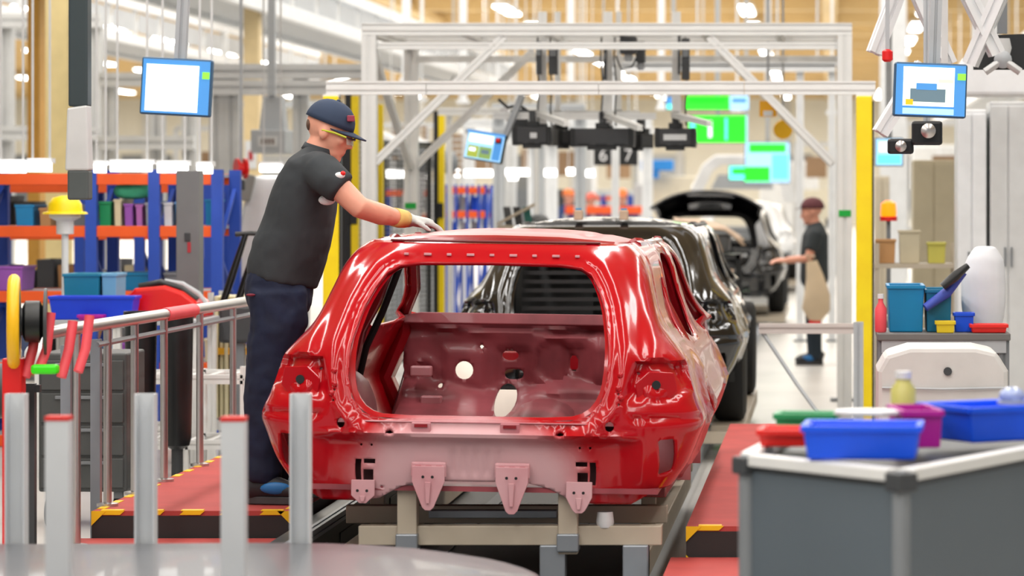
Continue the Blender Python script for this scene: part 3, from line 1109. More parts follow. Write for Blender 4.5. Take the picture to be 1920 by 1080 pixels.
# ---------------------------------------------------------------- people in the background
def simple_person(label, loc, rz, shirt, trouser, head, h=1.72, arms='down', hat=True, hatm=None, group=None):
    t = thing('person', label, 'person', loc, rz, group)
    k = h / 1.72
    V = lambda x, y, z: Vector((x * k, y * k, z * k))
    b = MB()
    head_into(b, V(.03, 0, 1.56), math.radians(12))
    b.tube([V(-.01, 0, 1.36), V(.0, 0, 1.43), V(.015, 0, 1.50)], [.06, .055, .052], 12)
    b.tube([V(0, 0, .88), V(0, 0, 1.1), V(-.01, 0, 1.30), V(-.01, 0, 1.40)], [(.10, .15), (.10, .14), (.10, .17), (.05, .09)], 14, ru0=(1, 0, 0))
    hands = []
    for sg in (-1, 1):
        if arms == 'down':
            pts = [V(-.01, sg * .18, 1.34), V(-.02, sg * .23, 1.08), V(.06, sg * .23, .88)]
            fw, upv, sd = (.2, 0, -1), (0, sg, 0), (1, 0, 0)
        else:
            pts = [V(-.01, sg * .18, 1.34), V(.06, sg * .23, 1.08), V(.28, sg * .16, 1.06)]
            fw, upv, sd = (1, 0, 0), (0, 0, 1), (0, -sg, .2)
        b.tube(pts, [.052, .044, .030], 12)
        hand_into(b, pts[-1], fw, upv, sd, curl=.6)
        b.tube([V(0, sg * .09, .90), V(.01, sg * .10, .48), V(-.01, sg * .10, .08)], [.085, .058, .042], 12)
    remesh(b.obj('body', SKIN, t), .010, 3)
    s = MB()
    s.tube([V(0, 0, .86), V(0, 0, 1.0), V(0, 0, 1.15), V(-.01, 0, 1.32), V(-.01, 0, 1.40), V(0, 0, 1.44)], [(.135, .175), (.13, .17), (.13, .175), (.12, .20), (.08, .13), (.065, .07)], 18, ru0=(1, 0, 0))
    for sg in (-1, 1):
        e = V(-.02, sg * .225, 1.14) if arms == 'down' else V(.04, sg * .225, 1.16)
        s.tube([V(-.01, sg * .14, 1.35), V(-.01, sg * .19, 1.32), e], [.07, .072, .062], 12)
    remesh(s.obj('shirt', shirt, t), .014, 3)
    q = MB()
    q.tube([V(0, 0, .98), V(0, 0, .86), V(0, 0, .80)], [(.125, .165), (.132, .172), (.11, .16)], 16, ru0=(1, 0, 0))
    for sg in (-1, 1):
        q.tube([V(0, sg * .085, .86), V(.01, sg * .10, .48), V(-.005, sg * .10, .06)], [.098, .078, .068], 12)
    remesh(q.obj('trousers', trouser, t), .014, 3)
    for sg in (-1, 1):
        shoe_part(t, V(-.09, sg * .10, 0), V(.19, sg * .115, 0))
    if hat:
        c = MB()
        vs = []
        for j in range(6):
            a = PI / 2 * j / 5
            for m in range(16):
                bb = 2 * PI * m / 16
                vs.append(V(.018, 0, 1.585) + Vector((.112 * math.cos(a) ** .8 * math.cos(bb), .09 * math.cos(a) ** .8 * math.sin(bb), .105 * math.sin(a))))
        c.add(vs, [(j * 16 + m, j * 16 + (m + 1) % 16, (j + 1) * 16 + (m + 1) % 16, (j + 1) * 16 + m) for j in range(5) for m in range(16)])
        c.plate([(-.07, 0), (.07, 0), (.05, .075), (-.05, .075)], V(.115, 0, 1.60), (0, 1, 0), (1, 0, -.25), .006)
        solidify(c.obj('cap', hatm or CAPM, t, smooth=60), .005)
    return t


p = P(1527, 0, 29.5)
pr = simple_person('person in black shirt holding a tan bag beyond the yellow post', (p.x, 29.5, 0), PI, mat('black_shirt', srgb(44, 50, 54), .8), mat('dark_teal_trousers', srgb(26, 40, 52), .8), None, 1.56, 'front', True, mat('dark_red_cap', srgb(96, 50, 56), .8))
OC = mat('orange_cap', srgb(240, 130, 70), .7)
for px, dd, rz, lab, ht in ((1064, 50, -.6, 'far worker in navy with an orange cap, leftmost of three', OC), (1110, 51, -2.2, 'far worker with a salmon cap, middle of three', mat('salmon_cap', srgb(236, 120, 104), .7)), (1167, 49.6, -1.6, 'far worker in navy with orange cap, rightmost of three', OC)):
    q = P(px, 0, dd)
    simple_person(lab, (q.x, dd, 0), rz, mat('navy_shirt', srgb(40, 60, 110), .8), NAVY, None, 1.66 if px != 1110 else 1.6, 'front', True, ht)
# ================================================================ platforms, rail, trolleys near the red body
DECKRED = mat('red_deck', srgb(176, 66, 62), .75, var=.10, scale=5)
HAZB = mat('hazard_black', srgb(40, 38, 38), .6)
HAZY = mat('hazard_yellow', srgb(244, 196, 10), .5)


def platform(label, x0, x1, y0, y1, z0, z1, edges='LFR', nm='work_platform'):
    t = thing(nm, label, 'platform', (x0, y0, 0))
    w, L = x1 - x0, y1 - y0
    MB().box((w / 2, L / 2, (z0 + z1 - .02) / 2), (w, L, z1 - z0 - .02)).obj('base', HAZB, t)
    MB().box((w / 2, L / 2, z1 - .010), (w - .004, L - .004, .020)).obj('deck', DECKRED, t)
    st = None
    def stripe(c, d, rz=0):
        MB().box(c, d, rz).obj('hazard_stripe', HAZY, t)
    if 'F' in edges:
        n = max(2, int(w / .16))
        for k in range(n):
            a = (k + .5) * w / n
            MB().plate([(-.05, -.008), (.035, -.008), (.055, .010), (-.03, .010)], (a, -.004, z1 - .008), (1, 0, 0), (0, 0, 1), -.003).obj('hazard_stripe', HAZY, t)
            stripe((a, .022, z1 + .001), (.09, .045, .004), .0)
        h = z1 - z0
        for a, sg in ((.0, 1), (w, -1)):
            MB().plate([(0, 0), (sg * .055, 0), (0, .055)], (a, -.004, z0 + .004), (1, 0, 0), (0, 0, 1), -.003 if sg > 0 else .003).obj('hazard_stripe', HAZY, t)
            MB().plate([(0, h), (sg * .06, h), (0, h - .06)], (a, -.004, z0), (1, 0, 0), (0, 0, 1), .003 if sg > 0 else -.003).obj('hazard_stripe', HAZY, t)
    for e, a in (('L', .022), ('R', w - .022)):
        if e in edges:
            n = int(L / .24)
            for k in range(n):
                stripe((a, (k + .5) * L / n, z1 + .001), (.034, .10, .004))
    return t


platform('red topped work platform with hazard edging the worker stands on', -3.02, -2.20, 13.1, 18.6, .10, .29, 'LFR')
platform('low red step with hazard edging in front of the worker platform', -3.10, -2.22, 11.9, 13.085, .0, .18, 'LF', 'platform_step')
platform('red topped platform right of the red body', -.56, .19, 12.5, 18.0, .12, .29, 'F')
platform('low red step below the right platform beside the grey cart', -.62, .19, 11.3, 12.49, .0, .17, 'F', 'platform_step')

# conveyor edge beside the worker platform and the line itself
cv = thing('conveyor_track', 'dark conveyor track running under the car bodies', 'conveyor', (RCX, 11.0, 0))
MB().box((0, 22.3, .045), (1.12, 46, .09)).obj('bed', mat('track_dark', srgb(44, 44, 42), .5), cv)
for x in (-.59, .59):
    MB().bar((x, -.7, .05), (x, 45, .05), .05, .10).obj('edge_rail', GALV, cv)
for x in (-.25, .25):
    MB().bar((x, -.7, .093), (x, 45, .093), .06, .012).obj('chain_guide', DGREY, cv)
cf = thing('conveyor_side_box', 'black side box with grey top edge left of the skid', 'conveyor', (-2.10, 11.9, 0))
MB().box((0, 3.2, .115), (.16, 6.4, .23)).obj('box', BLACK, cf)
MB().slot((.06, 0, .25), (.06, 6.4, .25), .04).obj('edge_bar', GALV, cf)
for k in range(4):
    MB().box((.082, .4 + 1.5 * k, .13), (.006, 1.2, .12)).obj('cover_plate', DGREY, cf, bevel=.003)

# ---------------------------------------------------------------- hand rail
hr_ = thing('handrail', 'steel handrail with a red sleeve along the worker platform', 'handrail', (-3.0, 13.1, 0))
MB().tube([(0, -1.0, .98), (0, -.95, 1.05), (0, -.6, 1.055), (0, 0, 1.05), (0, 3.5, 1.03)], .026, 12).obj('top_rail', STEEL, hr_, smooth=40)
MB().tube([(0, 1.35, 1.041), (0, 2.0, 1.038)], .031, 14).obj('red_sleeve', PINK, hr_, smooth=40)
MB().ball((0, -1.0, .98), .045, 14, 10).obj('end_knob', WHITE, hr_, smooth=60)
MB().tube([(.0, .0, .97), (0, 3.5, .96)], .012, 8).obj('mid_rail', GALV, hr_, smooth=40)
for y, z0 in ((-.35, .18), (.2, .29), (.72, .29), (1.33, .29), (2.15, .29), (3.0, .29)):
    o = MB().tube([(0, y, z0), (0, y, 1.04)], .0175, 12).obj('post', STEEL, hr_, smooth=40)
    MB().lathe([(.045, 0), (.045, .012), (.022, .016)], (0, y, z0), 14).obj('foot_flange', STEEL, o, smooth=30)
for y in (-.22, .30):
    MB().ext((-.07, y, .181 if y < 0 else 0), (-.07, y, .98), [(-.02, -.02), (.02, -.02), (.02, -.014), (-.014, -.014), (-.014, .02), (-.02, .02)]).obj('angle_post', GALV, hr_)

# ---------------------------------------------------------------- low parts trolley in the foreground
TG = mat('trolley_grey_gloss', srgb(84, 86, 92), .30, .15, coat=.15, var=.04, scale=2)
pt = thing('parts_trolley', 'low dark grey trolley with rounded end and upright channel posts', 'trolley', (-1.9, 8.8, 0))
xy = [(-3.0, 10.0), (-2.36, 10.0), (-1.66, 10.05), (-1.333, 9.94), (-1.057, 9.68), (-.904, 9.43), (-.81, 9.17), (-.77, 8.85), (-.76, 8.4), (-.76, 7.6), (-3.0, 7.6)]
xy = [(x + 1.9, y - 8.8) for x, y in xy]
top = rounded(xy, 1)
n = len(top)
cx, cy = sum(p[0] for p in top) / n, sum(p[1] for p in top) / n
mb = MB()
ringz = [(1.0, .14), (1.0, .46), (.992, .485), (.975, .497), (.93, .503), (.6, .510), (.2, .512)]
for sc, z in ringz:
    mb.v += [(cx + (x - cx) * sc, cy + (y - cy) * sc, z) for x, y in top]
for k in range(len(ringz) - 1):
    mb.f += [(k * n + i, k * n + (i + 1) % n, (k + 1) * n + (i + 1) % n, (k + 1) * n + i) for i in range(n)]
mb.f += [tuple(range(n - 1, -1, -1)), tuple(range((len(ringz) - 1) * n, len(ringz) * n))]
mb.obj('deck', TG, pt, smooth=40)
for x, y in ((-.9, -.9), (.9, -.9), (-.9, .8), (.6, .8)):
    MB().lathe([(.05, -.025), (.07, -.02), (.07, .02), (.05, .025)], (x, y, .07), 16, (1, 0, 0)).obj('caster', RUBBER, pt, smooth=40)
POSTM = mat('post_white_zinc', srgb(214, 217, 220), .4, .15, var=.03)
REDT = mat('red_tape', srgb(214, 40, 34), .5)
U = [(-.031, -.026), (.031, -.026), (.031, .026), (.026, .026), (.026, -.018), (-.026, -.018), (-.026, .026), (-.031, .026)]
for X, d, zt, red_, facing in ((-1.655, 10.02, .965, False, 1), (-2.14, 10.02, .965, False, 1), (-2.545, 10.02, .965, False, 1), (-1.594, 8.57, .993, True, -1), (-2.063, 8.57, .995, True, -1), (-2.53, 8.57, .995, True, -1)):
    a, b = X + 1.9, d - 8.8
    pts = [(x, y * facing) for x, y in U]
    r_ = MB()
    r_.ext((a, b, .49), (a, b, zt), [(x, -y) for x, y in pts], up=(0, 1, 0))
    o = r_.obj('channel_post', POSTM, pt)
    if red_:
        MB().box((a, b, zt - .003), (.064, .056, .012)).obj('red_cap', REDT, o)

# ---------------------------------------------------------------- grey bin cart on the right
cg = thing('bin_cart', 'dark grey panelled cart with pale rim carrying coloured bins', 'cart', (.15, 8.3, 0))
poly = [(-.21 - .15, 8.17 - 8.3), (.173 - .15, 7.70 - 8.3), (.62 - .15, 8.60 - 8.3), (.56 - .15, 9.15 - 8.3), (-.10 - .15, 9.05 - 8.3)]
CG = mat('cart_grey', srgb(92, 102, 110), .5, var=.05, scale=2)
def panel(a, b, z0, z1, inset, name, m, par):
    a, b = Vector((*a, 0)), Vector((*b, 0))
    u = (b - a).normalized(); nn = Vector((u.y, -u.x, 0))
    L = (b - a).length
    o = a + u * inset + nn * .002
    return MB().plate([(0, z0), (L - 2 * inset, z0), (L - 2 * inset, z1), (0, z1)], o, u, (0, 0, 1), -.012).obj(name, m, par, bevel=.003)
MB().plate(poly, (0, 0, .12), (1, 0, 0), (0, 1, 0), .03).obj('base_plate', DGREY, cg)
MB().plate(poly, (0, 0, .88), (1, 0, 0), (0, 1, 0), .02).obj('top_tray', DGREY, cg)
for i in range(5):
    a, b = poly[i], poly[(i + 1) % 5]
    panel(a, b, .14, .885, .012, 'side_panel', CG, cg)
    va, vb = Vector((*a, .915)), Vector((*b, .915))
    u = (vb - va).normalized()
    MB().bar(va + u * .03, vb - u * .03, .045, .030).obj('rim_bar', ALU, cg, bevel=.004)
    MB().lathe([(.022, .12), (.022, .915), (.016, .926)], (a[0], a[1], 0), 12).obj('corner_post', GREY, cg, smooth=30)
    q = Vector((*a, .895)) * .97
    MB().box((a[0], a[1], .90), (.06, .06, .045), .6).obj('corner_joint', DGREY, cg, bevel=.006)
for x, y in ((-.2, .0), (.1, -.35), (.35, .3), (-.15, .6)):
    MB().lathe([(.03, -.02), (.06, -.015), (.06, .015), (.03, .02)], (x, y, .06), 16, (1, .3, 0)).obj('caster', RUBBER, cg, smooth=40)


def bin_obj(label, c, w, dp, h, m, rz=0.0, name='plastic_bin', cat='bin', group=None, lip=True, taper=.92):
    """open plastic bin: hollow tub with a turned rim and front handle ledge"""
    t = thing(name, label, cat, c, rz, group)
    a, b = w / 2, dp / 2
    th = min(.012, w * .06)
    k = taper
    rows = [(a * k, b * k, 0), (a, b, h), (a - th, b - th, h), (a * k - th, b * k - th, th)]
    mb = MB()
    for x, y, z in rows:
        mb.v += [(-x, -y, z), (x, -y, z), (x, y, z), (-x, y, z)]
    for r in range(3):
        mb.f += [(r * 4 + i, r * 4 + (i + 1) % 4, r * 4 + 4 + (i + 1) % 4, r * 4 + 4 + i) for i in range(4)]
    mb.f += [(3, 2, 1, 0), (12, 13, 14, 15)]
    mb.obj('tub', m, t, bevel=min(.006, w * .03))
    if lip:
        r = MB()
        for p0, p1 in (((-a, -b), (a, -b)), ((a, -b), (a, b)), ((a, b), (-a, b)), ((-a, b), (-a, -b))):
            r.bar((*p0, h - .008), (*p1, h - .008), .012, .016)
        r.obj('rim', m, t, bevel=.002)
    return t


zt = .934
bin_obj('blue plastic bin at the front corner of the grey cart', (.085, 8.02, zt), .29, .22, .085, BINBLUE, -.06)
bin_obj('wide blue plastic bin at the right of the grey cart', (.44, 8.62, zt), .32, .26, .095, BINBLUE, .55)
bin_obj('small red plastic bin at the left of the grey cart', (-.115, 8.40, zt), .125, .16, .045, BINRED, -.1)
bin_obj('magenta plastic bin between the two blue bins on the cart', (.225, 8.40, zt), .10, .25, .098, BINMAG, .15)
lid = MB().plate(rounded([(-.085, -.07), (.085, -.07), (.085, .07), (-.085, .07)], 1), (0, 0, 0), (1, 0, 0), (0, 1, 0), .012).obj('tray_lid', WHITE, bevel=.003, loc=(.10, 8.36, zt + .082), rz=-.08)
tag(lid, 'flat white tray lid lying behind the blue bin', 'lid')
bin_obj('green shallow tray behind the red bin on the cart', (-.06, 8.62, zt), .16, .12, .07, BINGREEN, -.1, name='shallow_tray', cat='tray')
cn = thing('canister', 'translucent yellow canister standing among the bins on the cart', 'canister', (.20, 8.66, zt))
MB().lathe([(.03, 0), (.034, .01), (.034, .13), (.020, .15), (.020, .16)], (0, 0, 0), 18).obj('bottle', mat('pale_yellow_plastic', srgb(226, 220, 130), .3, trans=.2), cn, smooth=40)
MB().lathe([(.022, .158), (.022, .178)], (0, 0, 0), 16).obj('cap', WHITE, cn, smooth=30)
pl = thing('pushbutton_lamp', 'clear round lamp lens on the wide blue bin', 'lamp', (.49, 8.58, zt + .095))
MB().ball((0, 0, .022), (.036, .036, .024), 16, 10).obj('lens', mat('pale_lens', srgb(190, 205, 240), .1, trans=.3), pl, smooth=60)
MB().lathe([(.04, 0), (.04, .008)], (0, 0, 0), 16).obj('bezel', LGREY, pl, smooth=30)
# black wheeled machine behind the cart at the frame edge
bm = thing('floor_scrubber', 'black wheeled machine part hidden behind the grey cart', 'machine', (.78, 9.3, 0))
MB().box((.0, 0, .45), (.36, .5, .66)).obj('body', BLACK, bm, bevel=.03)
for z in (.75, .50):
    MB().lathe([(.02, 0), (.045, .004), (.05, .02), (.02, .03)], (-.08, -.255, z), 16, (0, -1, 0)).obj('chrome_knob', STEEL, bm, smooth=50)
for x in (-.13, .13):
    MB().lathe([(.06, -.03), (.12, -.025), (.12, .025), (.06, .03)], (x, -.2, .12), 20, (1, 0, 0)).obj('wheel', RUBBER, bm, smooth=40)

# ---------------------------------------------------------------- hose reel and red stand at the left edge
hs = thing('hose_reel', 'yellow hose reel on a red stand at the left edge', 'hose reel', (-2.93, 11.5, 0))
MB().bar((0, 0, 0), (0, 0, 1.0), .07, .07).box((0, 0, .01), (.3, .3, .02)).obj('stand', RED, hs, bevel=.006)
ring = [(.03 * math.cos(2 * PI * k / 28) * 0 + .0, .15 * math.cos(2 * PI * k / 28), 1.13 + .15 * math.sin(2 * PI * k / 28)) for k in range(29)]
A = Matrix.Rotation(.22, 3, 'Z')
MB().tube([A @ Vector(p) - Vector((.0, 0, 0)) for p in ring], .022, 12, cap=False).obj('yellow_rim', mat('reel_yellow', srgb(248, 190, 20), .4), hs, smooth=60)
MB().lathe([(.12, .01), (.12, .02), (.05, .025), (.05, .10), (.12, .105), (.12, .115)], (0, 0, 1.13), 24, (1, .22, 0)).obj('drum', DGREY, hs, smooth=30)
MB().lathe([(.055, .03), (.075, .04), (.075, .09), (.055, .1)], (0, 0, 1.13), 24, (1, .22, 0)).obj('coiled_hose', BLACK, hs, smooth=30)
for dx, dz in ((.07, 0), (.12, .03), (.20, .0), (.26, .02)):
    MB().tube([(dx, .05, 1.13 + dz), (dx - .01, .03, 1.03), (dx - .03, 0, .93 + dz)], .018, 10).obj('red_hose', PINK, hs, smooth=60)
gl_ = tag(MB().box((0, 0, 0), (.095, .05, .034)).obj('valve_handle', LIME, bevel=.010, loc=(P(95, 690, 11.5).x, 11.42, P(95, 690, 11.5).z)), 'lime green valve handle hanging below the red hoses', 'handle')
dr = thing('cable_drum', 'dark grey cable drum behind the handrail at left', 'drum', (P(95, 0, 12.8).x - .22, 12.8, 0))
MB().lathe([(.12, -.10), (.17, -.10), (.17, -.085), (.11, -.08), (.11, .08), (.17, .085), (.17, .10), (.12, .10)], (0, 0, .80), 26, (1, .3, 0)).obj('spool', DGREY, dr, smooth=30)
MB().bar((-.1, .16, 0), (-.1, .16, .82), .04).bar((.1, .16, 0), (.1, .16, .82), .04).bar((-.14, .16, .80), (.14, .16, .80), .03).obj('stand', DGREY, dr)
# dark tool cabinet behind the handrail
tcx0, tcx1 = P(72, 0, 15.2).x, P(238, 0, 15.2).x
tc_ = thing('tool_cabinet', 'dark grey wheeled tool cabinet behind the handrail at left', 'cabinet', ((tcx0 + tcx1) / 2, 15.2, 0))
tw_ = tcx1 - tcx0
TCM = mat('tool_cabinet_grey', srgb(72, 74, 74), .5)
MB().box((0, .2, .50), (tw_, .4, .66)).obj('carcass', TCM, tc_, bevel=.01)
for k in range(4):
    o = MB().box((0, -.006, .26 + .155 * k), (tw_ - .03, .014, .14)).obj('drawer', TCM, tc_, bevel=.004)
    MB().box((0, -.02, .31 + .155 * k), (tw_ * .6, .014, .016)).obj('handle', GREY, o, bevel=.003)
for x in (-tw_ / 2 + .05, tw_ / 2 - .05):
    for y in (.05, .35):
        MB().lathe([(.04, -.02), (.07, -.018), (.07, .018), (.04, .02)], (x, y, .07), 16, (1, 0, 0)).obj('caster', RUBBER, tc_, smooth=40)
        MB().box((x, y, .15), (.04, .04, .05)).obj('caster_fork', GREY, tc_)
# ================================================================ further bodies on the line
CORE = [o for o in red.children if o.name.split('.')[0] in ('body_shell', 'roof_panel', 'tailgate_flange', 'firewall', 'cowl_panel', 'floor_pan', 'wheelhouse', 'centre_pillar', 'windscreen_pillar', 'rear_pillar', 'roof_rail', 'sill_member', 'roof_header', 'windscreen_header', 'front_crossmember')]
DKIN = mat('black_primer_inside', srgb(30, 30, 31), .4)
wheel_me = None


def wheel(parent, x, y, z, r=.32):
    o = MB().lathe([(.19, -.09), (.27, -.10), (r - .01, -.085), (r, -.06), (r, .06), (r - .01, .085), (.27, .10), (.19, .09)], (x, y, z), 28, (1, 0, 0)).obj('wheel', RUBBER, parent, smooth=40)
    sg = 1 if x > 0 else -1
    MB().lathe([(.19, -.07), (.19, .07), (.06, .05), (.05, .06)], (x, y, z), 20, (sg, 0, 0)).obj('rim', GREY, o, smooth=30)
    return o


def clone_car(label, Y, paint, inner, seat=True):
    t = thing('car_body', label, 'car body', (RCX, Y, 0))
    for o in CORE:
        c = o.copy(); COL.objects.link(c); c.parent = t
        c.material_slots[0].link = 'OBJECT'
        c.material_slots[0].material = paint if o.name.split('.')[0] in ('body_shell', 'roof_panel', 'tailgate_flange') else inner
    for x in (-.76, .76):
        for y in (.93, 3.45):
            w_ = wheel(t, x, y, .52)
            if x > 0 and y < 1:
                MB().plate([(-.055, -.10), (.055, -.10), (.055, .10), (-.055, .10)], (x - .02, y - r_off, .58), (1, 0, 0), (0, .1, 1), -.003).obj('paper_tag', WHITE, w_)
    if seat:
        for x in (-.34, .34):
            MB().box((x, 1.55, .88), (.55, .14, .60), 0, -.2).obj('seat_back', inner, t, bevel=.05)
    return t


r_off = .345
blk = clone_car('glossy black car body on wheels directly ahead of the red body', 18.6, CAR_BLACK, DKIN)
blk.rotation_euler = (0, 0, 0)
MB().box((.62, .52, .80), (.10, .08, .06)).obj('lamp_clip', LGREY, blk, bevel=.01)
lt = MB()
for k in range(9):
    lt.box((0, .35 + .02 * k, .80 + .052 * k), (.92, .02, .022))
lt.obj('shelf_ribs', DKIN, blk)
# tan masking and wiring hung over the black body
for (a, b, c_, d_, nm) in ((1240, 400, 1300, 430, 'x'),):
    pass
def drape(label, pts, w, m, nm, cat):
    p0 = Vector(pts[0])
    mb = MB()
    mb.tube([Vector(p) - p0 for p in pts], [(w, .018)] * len(pts), 10)
    return tag(mb.obj(nm, m, loc=p0, smooth=50), label, cat)
TANF = mat('tan_masking', srgb(196, 170, 146), .7, var=.1, scale=8)
cr_ = thing('covered_rack', 'tan covered parts rack standing between the two black bodies', 'rack', (-1.05, 28.0, .10))
for x in (-.26, .26):
    for y in (-.3, .3):
        MB().bar((x, y, 0), (x, y, .95), .04).obj('post', BLACK, cr_)
mb = MB()
n_ = 13
for k in range(9):
    for i in range(n_):
        a_ = i / (n_ - 1)
        x = -.30 + .60 * a_
        z = 1.28 - .10 * a_ - .5 * max(0, a_ - .72) ** 1.2 + .012 * math.sin(9 * a_ + k)
        mb.v.append((x + .012 * math.sin(k * 1.7), -.36 + .09 * k, z - .04 * abs(k - 4) / 4))
mb.f += [(k * n_ + i, k * n_ + i + 1, (k + 1) * n_ + i + 1, (k + 1) * n_ + i) for k in range(8) for i in range(n_ - 1)]
solidify(mb.obj('tan_cover', TANF, cr_, smooth=60), .012)
mb = MB().tube([(.05, -.37, 1.12), (.10, -.40, .98), (.08, -.40, .84), (.22, -.40, .80)], [(.05, .02), (.055, .02), (.05, .02), (.03, .02)], 10)
mb.obj('hanging_flap', TANF, cr_, smooth=50)
MB().box((0, 0, .93), (.56, .64, .04)).obj('shelf', DGREY, cr_)
MB().box((-.02, 0, 1.04), (.40, .5, .16)).obj('stowed_part', GREY, cr_, bevel=.03)
for i, (px, lab) in enumerate(((1085, 'left'), (1170, 'right'))):
    q = P(px, 432, 19.2)
    sp = thing('roof_spacer', 'tan spacer block on the black roof, %s one' % lab, 'spacer', (q.x, 19.2, 1.425))
    MB().box((0, 0, .03), (.05, .08, .06)).obj('block', TANF, sp, bevel=.006)
    MB().box((0, 0, .065), (.035, .06, .012)).obj('pad', BINTEAL, sp, bevel=.003)

# second black body with the tailgate swung up
bk2 = clone_car('far black car body with its tailgate swung up', 36.0, CAR_BLACK, DKIN, False)
mb = MB()
n = 16
for j in range(7):
    for i in range(n + 1):
        u = i / n * 2 - 1
        mb.v.append((u * (.58 + .06 * j / 6), .62 - .95 * j / 6, 1.44 + .22 * (j / 6) ** .7 - .20 * abs(u) ** 2.6 - .05 * (j / 6) ** 4))
mb.f += [(j * (n + 1) + i, j * (n + 1) + i + 1, (j + 1) * (n + 1) + i + 1, (j + 1) * (n + 1) + i) for j in range(6) for i in range(n)]
solidify(mb.obj('tailgate', CAR_BLACK, bk2, smooth=60), .03)
# white body with open tailgate frame
wh3 = clone_car('far white car body with open tailgate frame under the green screens', 50.0, CAR_WHITE, LGREY, False)
fr_o = [(-.86, 0), (-.80, .25), (-.62, .62), (-.42, .78), (.42, .78), (.62, .62), (.80, .25), (.86, 0)]
fr_i = [(.64, .0), (.60, .24), (.46, .52), (.32, .62), (-.32, .62), (-.46, .52), (-.60, .24), (-.64, .0)]
mb = MB()
mb.plate(fr_o + fr_i, (0, .45, 1.42), (1, 0, 0), (0, -.35, 1), -.06)
mb.obj('tailgate_frame', CAR_WHITE, wh3, bevel=.02)
MB().plate([(-.5, .22), (.5, .22), (.38, .46), (-.38, .46)], (0, .44, 1.42), (1, 0, 0), (0, -.35, 1), -.02).obj('tailgate_inner', LGREY, wh3)
for Y, lab in ((18.6, 'beige carrier skid under the black body ahead'), (36.0, 'beige carrier skid under the far black body'), (50.0, 'beige carrier skid under the far white body')):
    t = thing('body_skid', lab, 'skid', (RCX, Y, 0))
    for x in (-.76, .76):
        MB().bar((x, .45, .155), (x, 3.95, .155), .20, .09).obj('wheel_runner', BEIGE, t, bevel=.004)
    for y in (.3, 2.0, 3.9):
        MB().bar((-.86, y, .145), (.86, y, .145), .08, .07).obj('cross_beam', BEIGE, t, bevel=.004)
# ================================================================ aluminium gate, inspection portal and guards over the black body
def alu(parent, a, b, w=.10, h=None, nm='beam', up=(0, 0, 1), n=1, m=None):
    o = MB().slot(a, b, w, h, up, n).obj(nm, m or ALU, parent)
    return o


# front gate with yellow guard posts
GD = 20.0
gt = thing('guard_gate', 'aluminium gate beam carried between two tall yellow guard posts', 'gate frame', (P(1120, 0, GD).x, GD, 0))
G0 = Vector((P(1120, 0, GD).x, GD, 0))
g = lambda px, py, d=GD: P(px, py, d) - G0
zb = g(0, 165).z
for a, b in ((612, 800), (800, 1123), (1123, 1395), (1395, 1642)):
    alu(gt, Vector((g(a + .6, 0).x, 0, zb)), Vector((g(b - .6, 0).x, 0, zb)), .07, .085, 'beam_section', n=2)
for px in (622, 1620):
    x = g(px, 0).x
    post = MB().bar((x, 0, 0), (x, 0, g(0, 180).z), .10, .09).obj('yellow_post', YEL, gt, bevel=.008)
    MB().bar((x + .055, .0, .0), (x + .055, 0, g(0, 190).z), .012, .06).obj('lens_strip', BLACK, post)
    MB().box((x, 0, .01), (.2, .2, .02)).obj('foot_plate', GREY, post, bevel=.004)
    MB().box((x, 0, zb - .055), (.10, .08, .03)).obj('beam_bracket', ALU, post)

# portal
D1, D2 = 22.2, 24.42
PX0 = Vector((P(1138, 0, D1).x, D1, 0))
po = thing('inspection_portal', 'large aluminium profile portal with diagonal braces over the black body', 'portal', PX0)
q = lambda px, py, d: P(px, py, d) - PX0
XL, XR = q(693, 0, D1).x, q(1584, 0, D1).x
ZT = q(0, 55, D1).z
Y2 = D2 - D1
for y in (0, Y2):
    for x in (XL, XR):
        alu(po, (x, y, 0), (x, y, ZT - .045), .10, .10, 'post', up=(0, 1, 0), n=2)
        MB().box((x, y, .01), (.2, .2, .02)).obj('foot_plate', GREY, po, bevel=.004)
    alu(po, (XL - .05, y, ZT), (XR + .05, y, ZT), .08, .085, 'top_beam', n=2)
    alu(po, (XL + .05, y, ZT - .115), (XR - .05, y, ZT - .115), .05, .05, 'lower_chord')
    zd0, zd1 = q(0, 305, D1).z, ZT - .05
    xd0, xd1 = q(703, 0, D1).x, q(945, 0, D1).x
    alu(po, (xd0, y, zd0), (xd1, y, zd1), .055, .055, 'diagonal_brace', up=(0, 1, 0))
    alu(po, (q(1330, 0, D1).x, y, zd1), (q(1562, 0, D1).x, y, q(0, 305, D1).z), .055, .055, 'diagonal_brace', up=(0, 1, 0))
for x in (XL, XR):
    alu(po, (x, .05, ZT), (x, Y2 - .05, ZT), .08, .085, 'side_beam', n=2)
    alu(po, (x, .05, ZT - .1), (x, Y2 - .05, 1.78), .05, .05, 'side_brace')
for fx in (.18, .36, .52, .70, .86):
    x = XL + (XR - XL) * fx
    alu(po, (x, .04, ZT + .012), (x, Y2 - .04, ZT + .012), .06, .06, 'cross_rail')
for zz in (.30, .56):
    alu(po, (XL + .05, Y2 * .33 if zz < .4 else Y2 * .66, ZT + .01 - .0), (XR - .05, Y2 * .33 if zz < .4 else Y2 * .66, ZT + .01), .05, .05, 'cross_rail')
for x, y, py, nm in ((XL, Y2, 386, 'g'), (XR, 0, 400, 'h')):
    z = q(0, py, D1 + y).z
    MB().box((x, y - .053, z), (.085, .006, .045)).obj('green_sticker', mat('green_tape', srgb(0, 168, 60), .6), po)
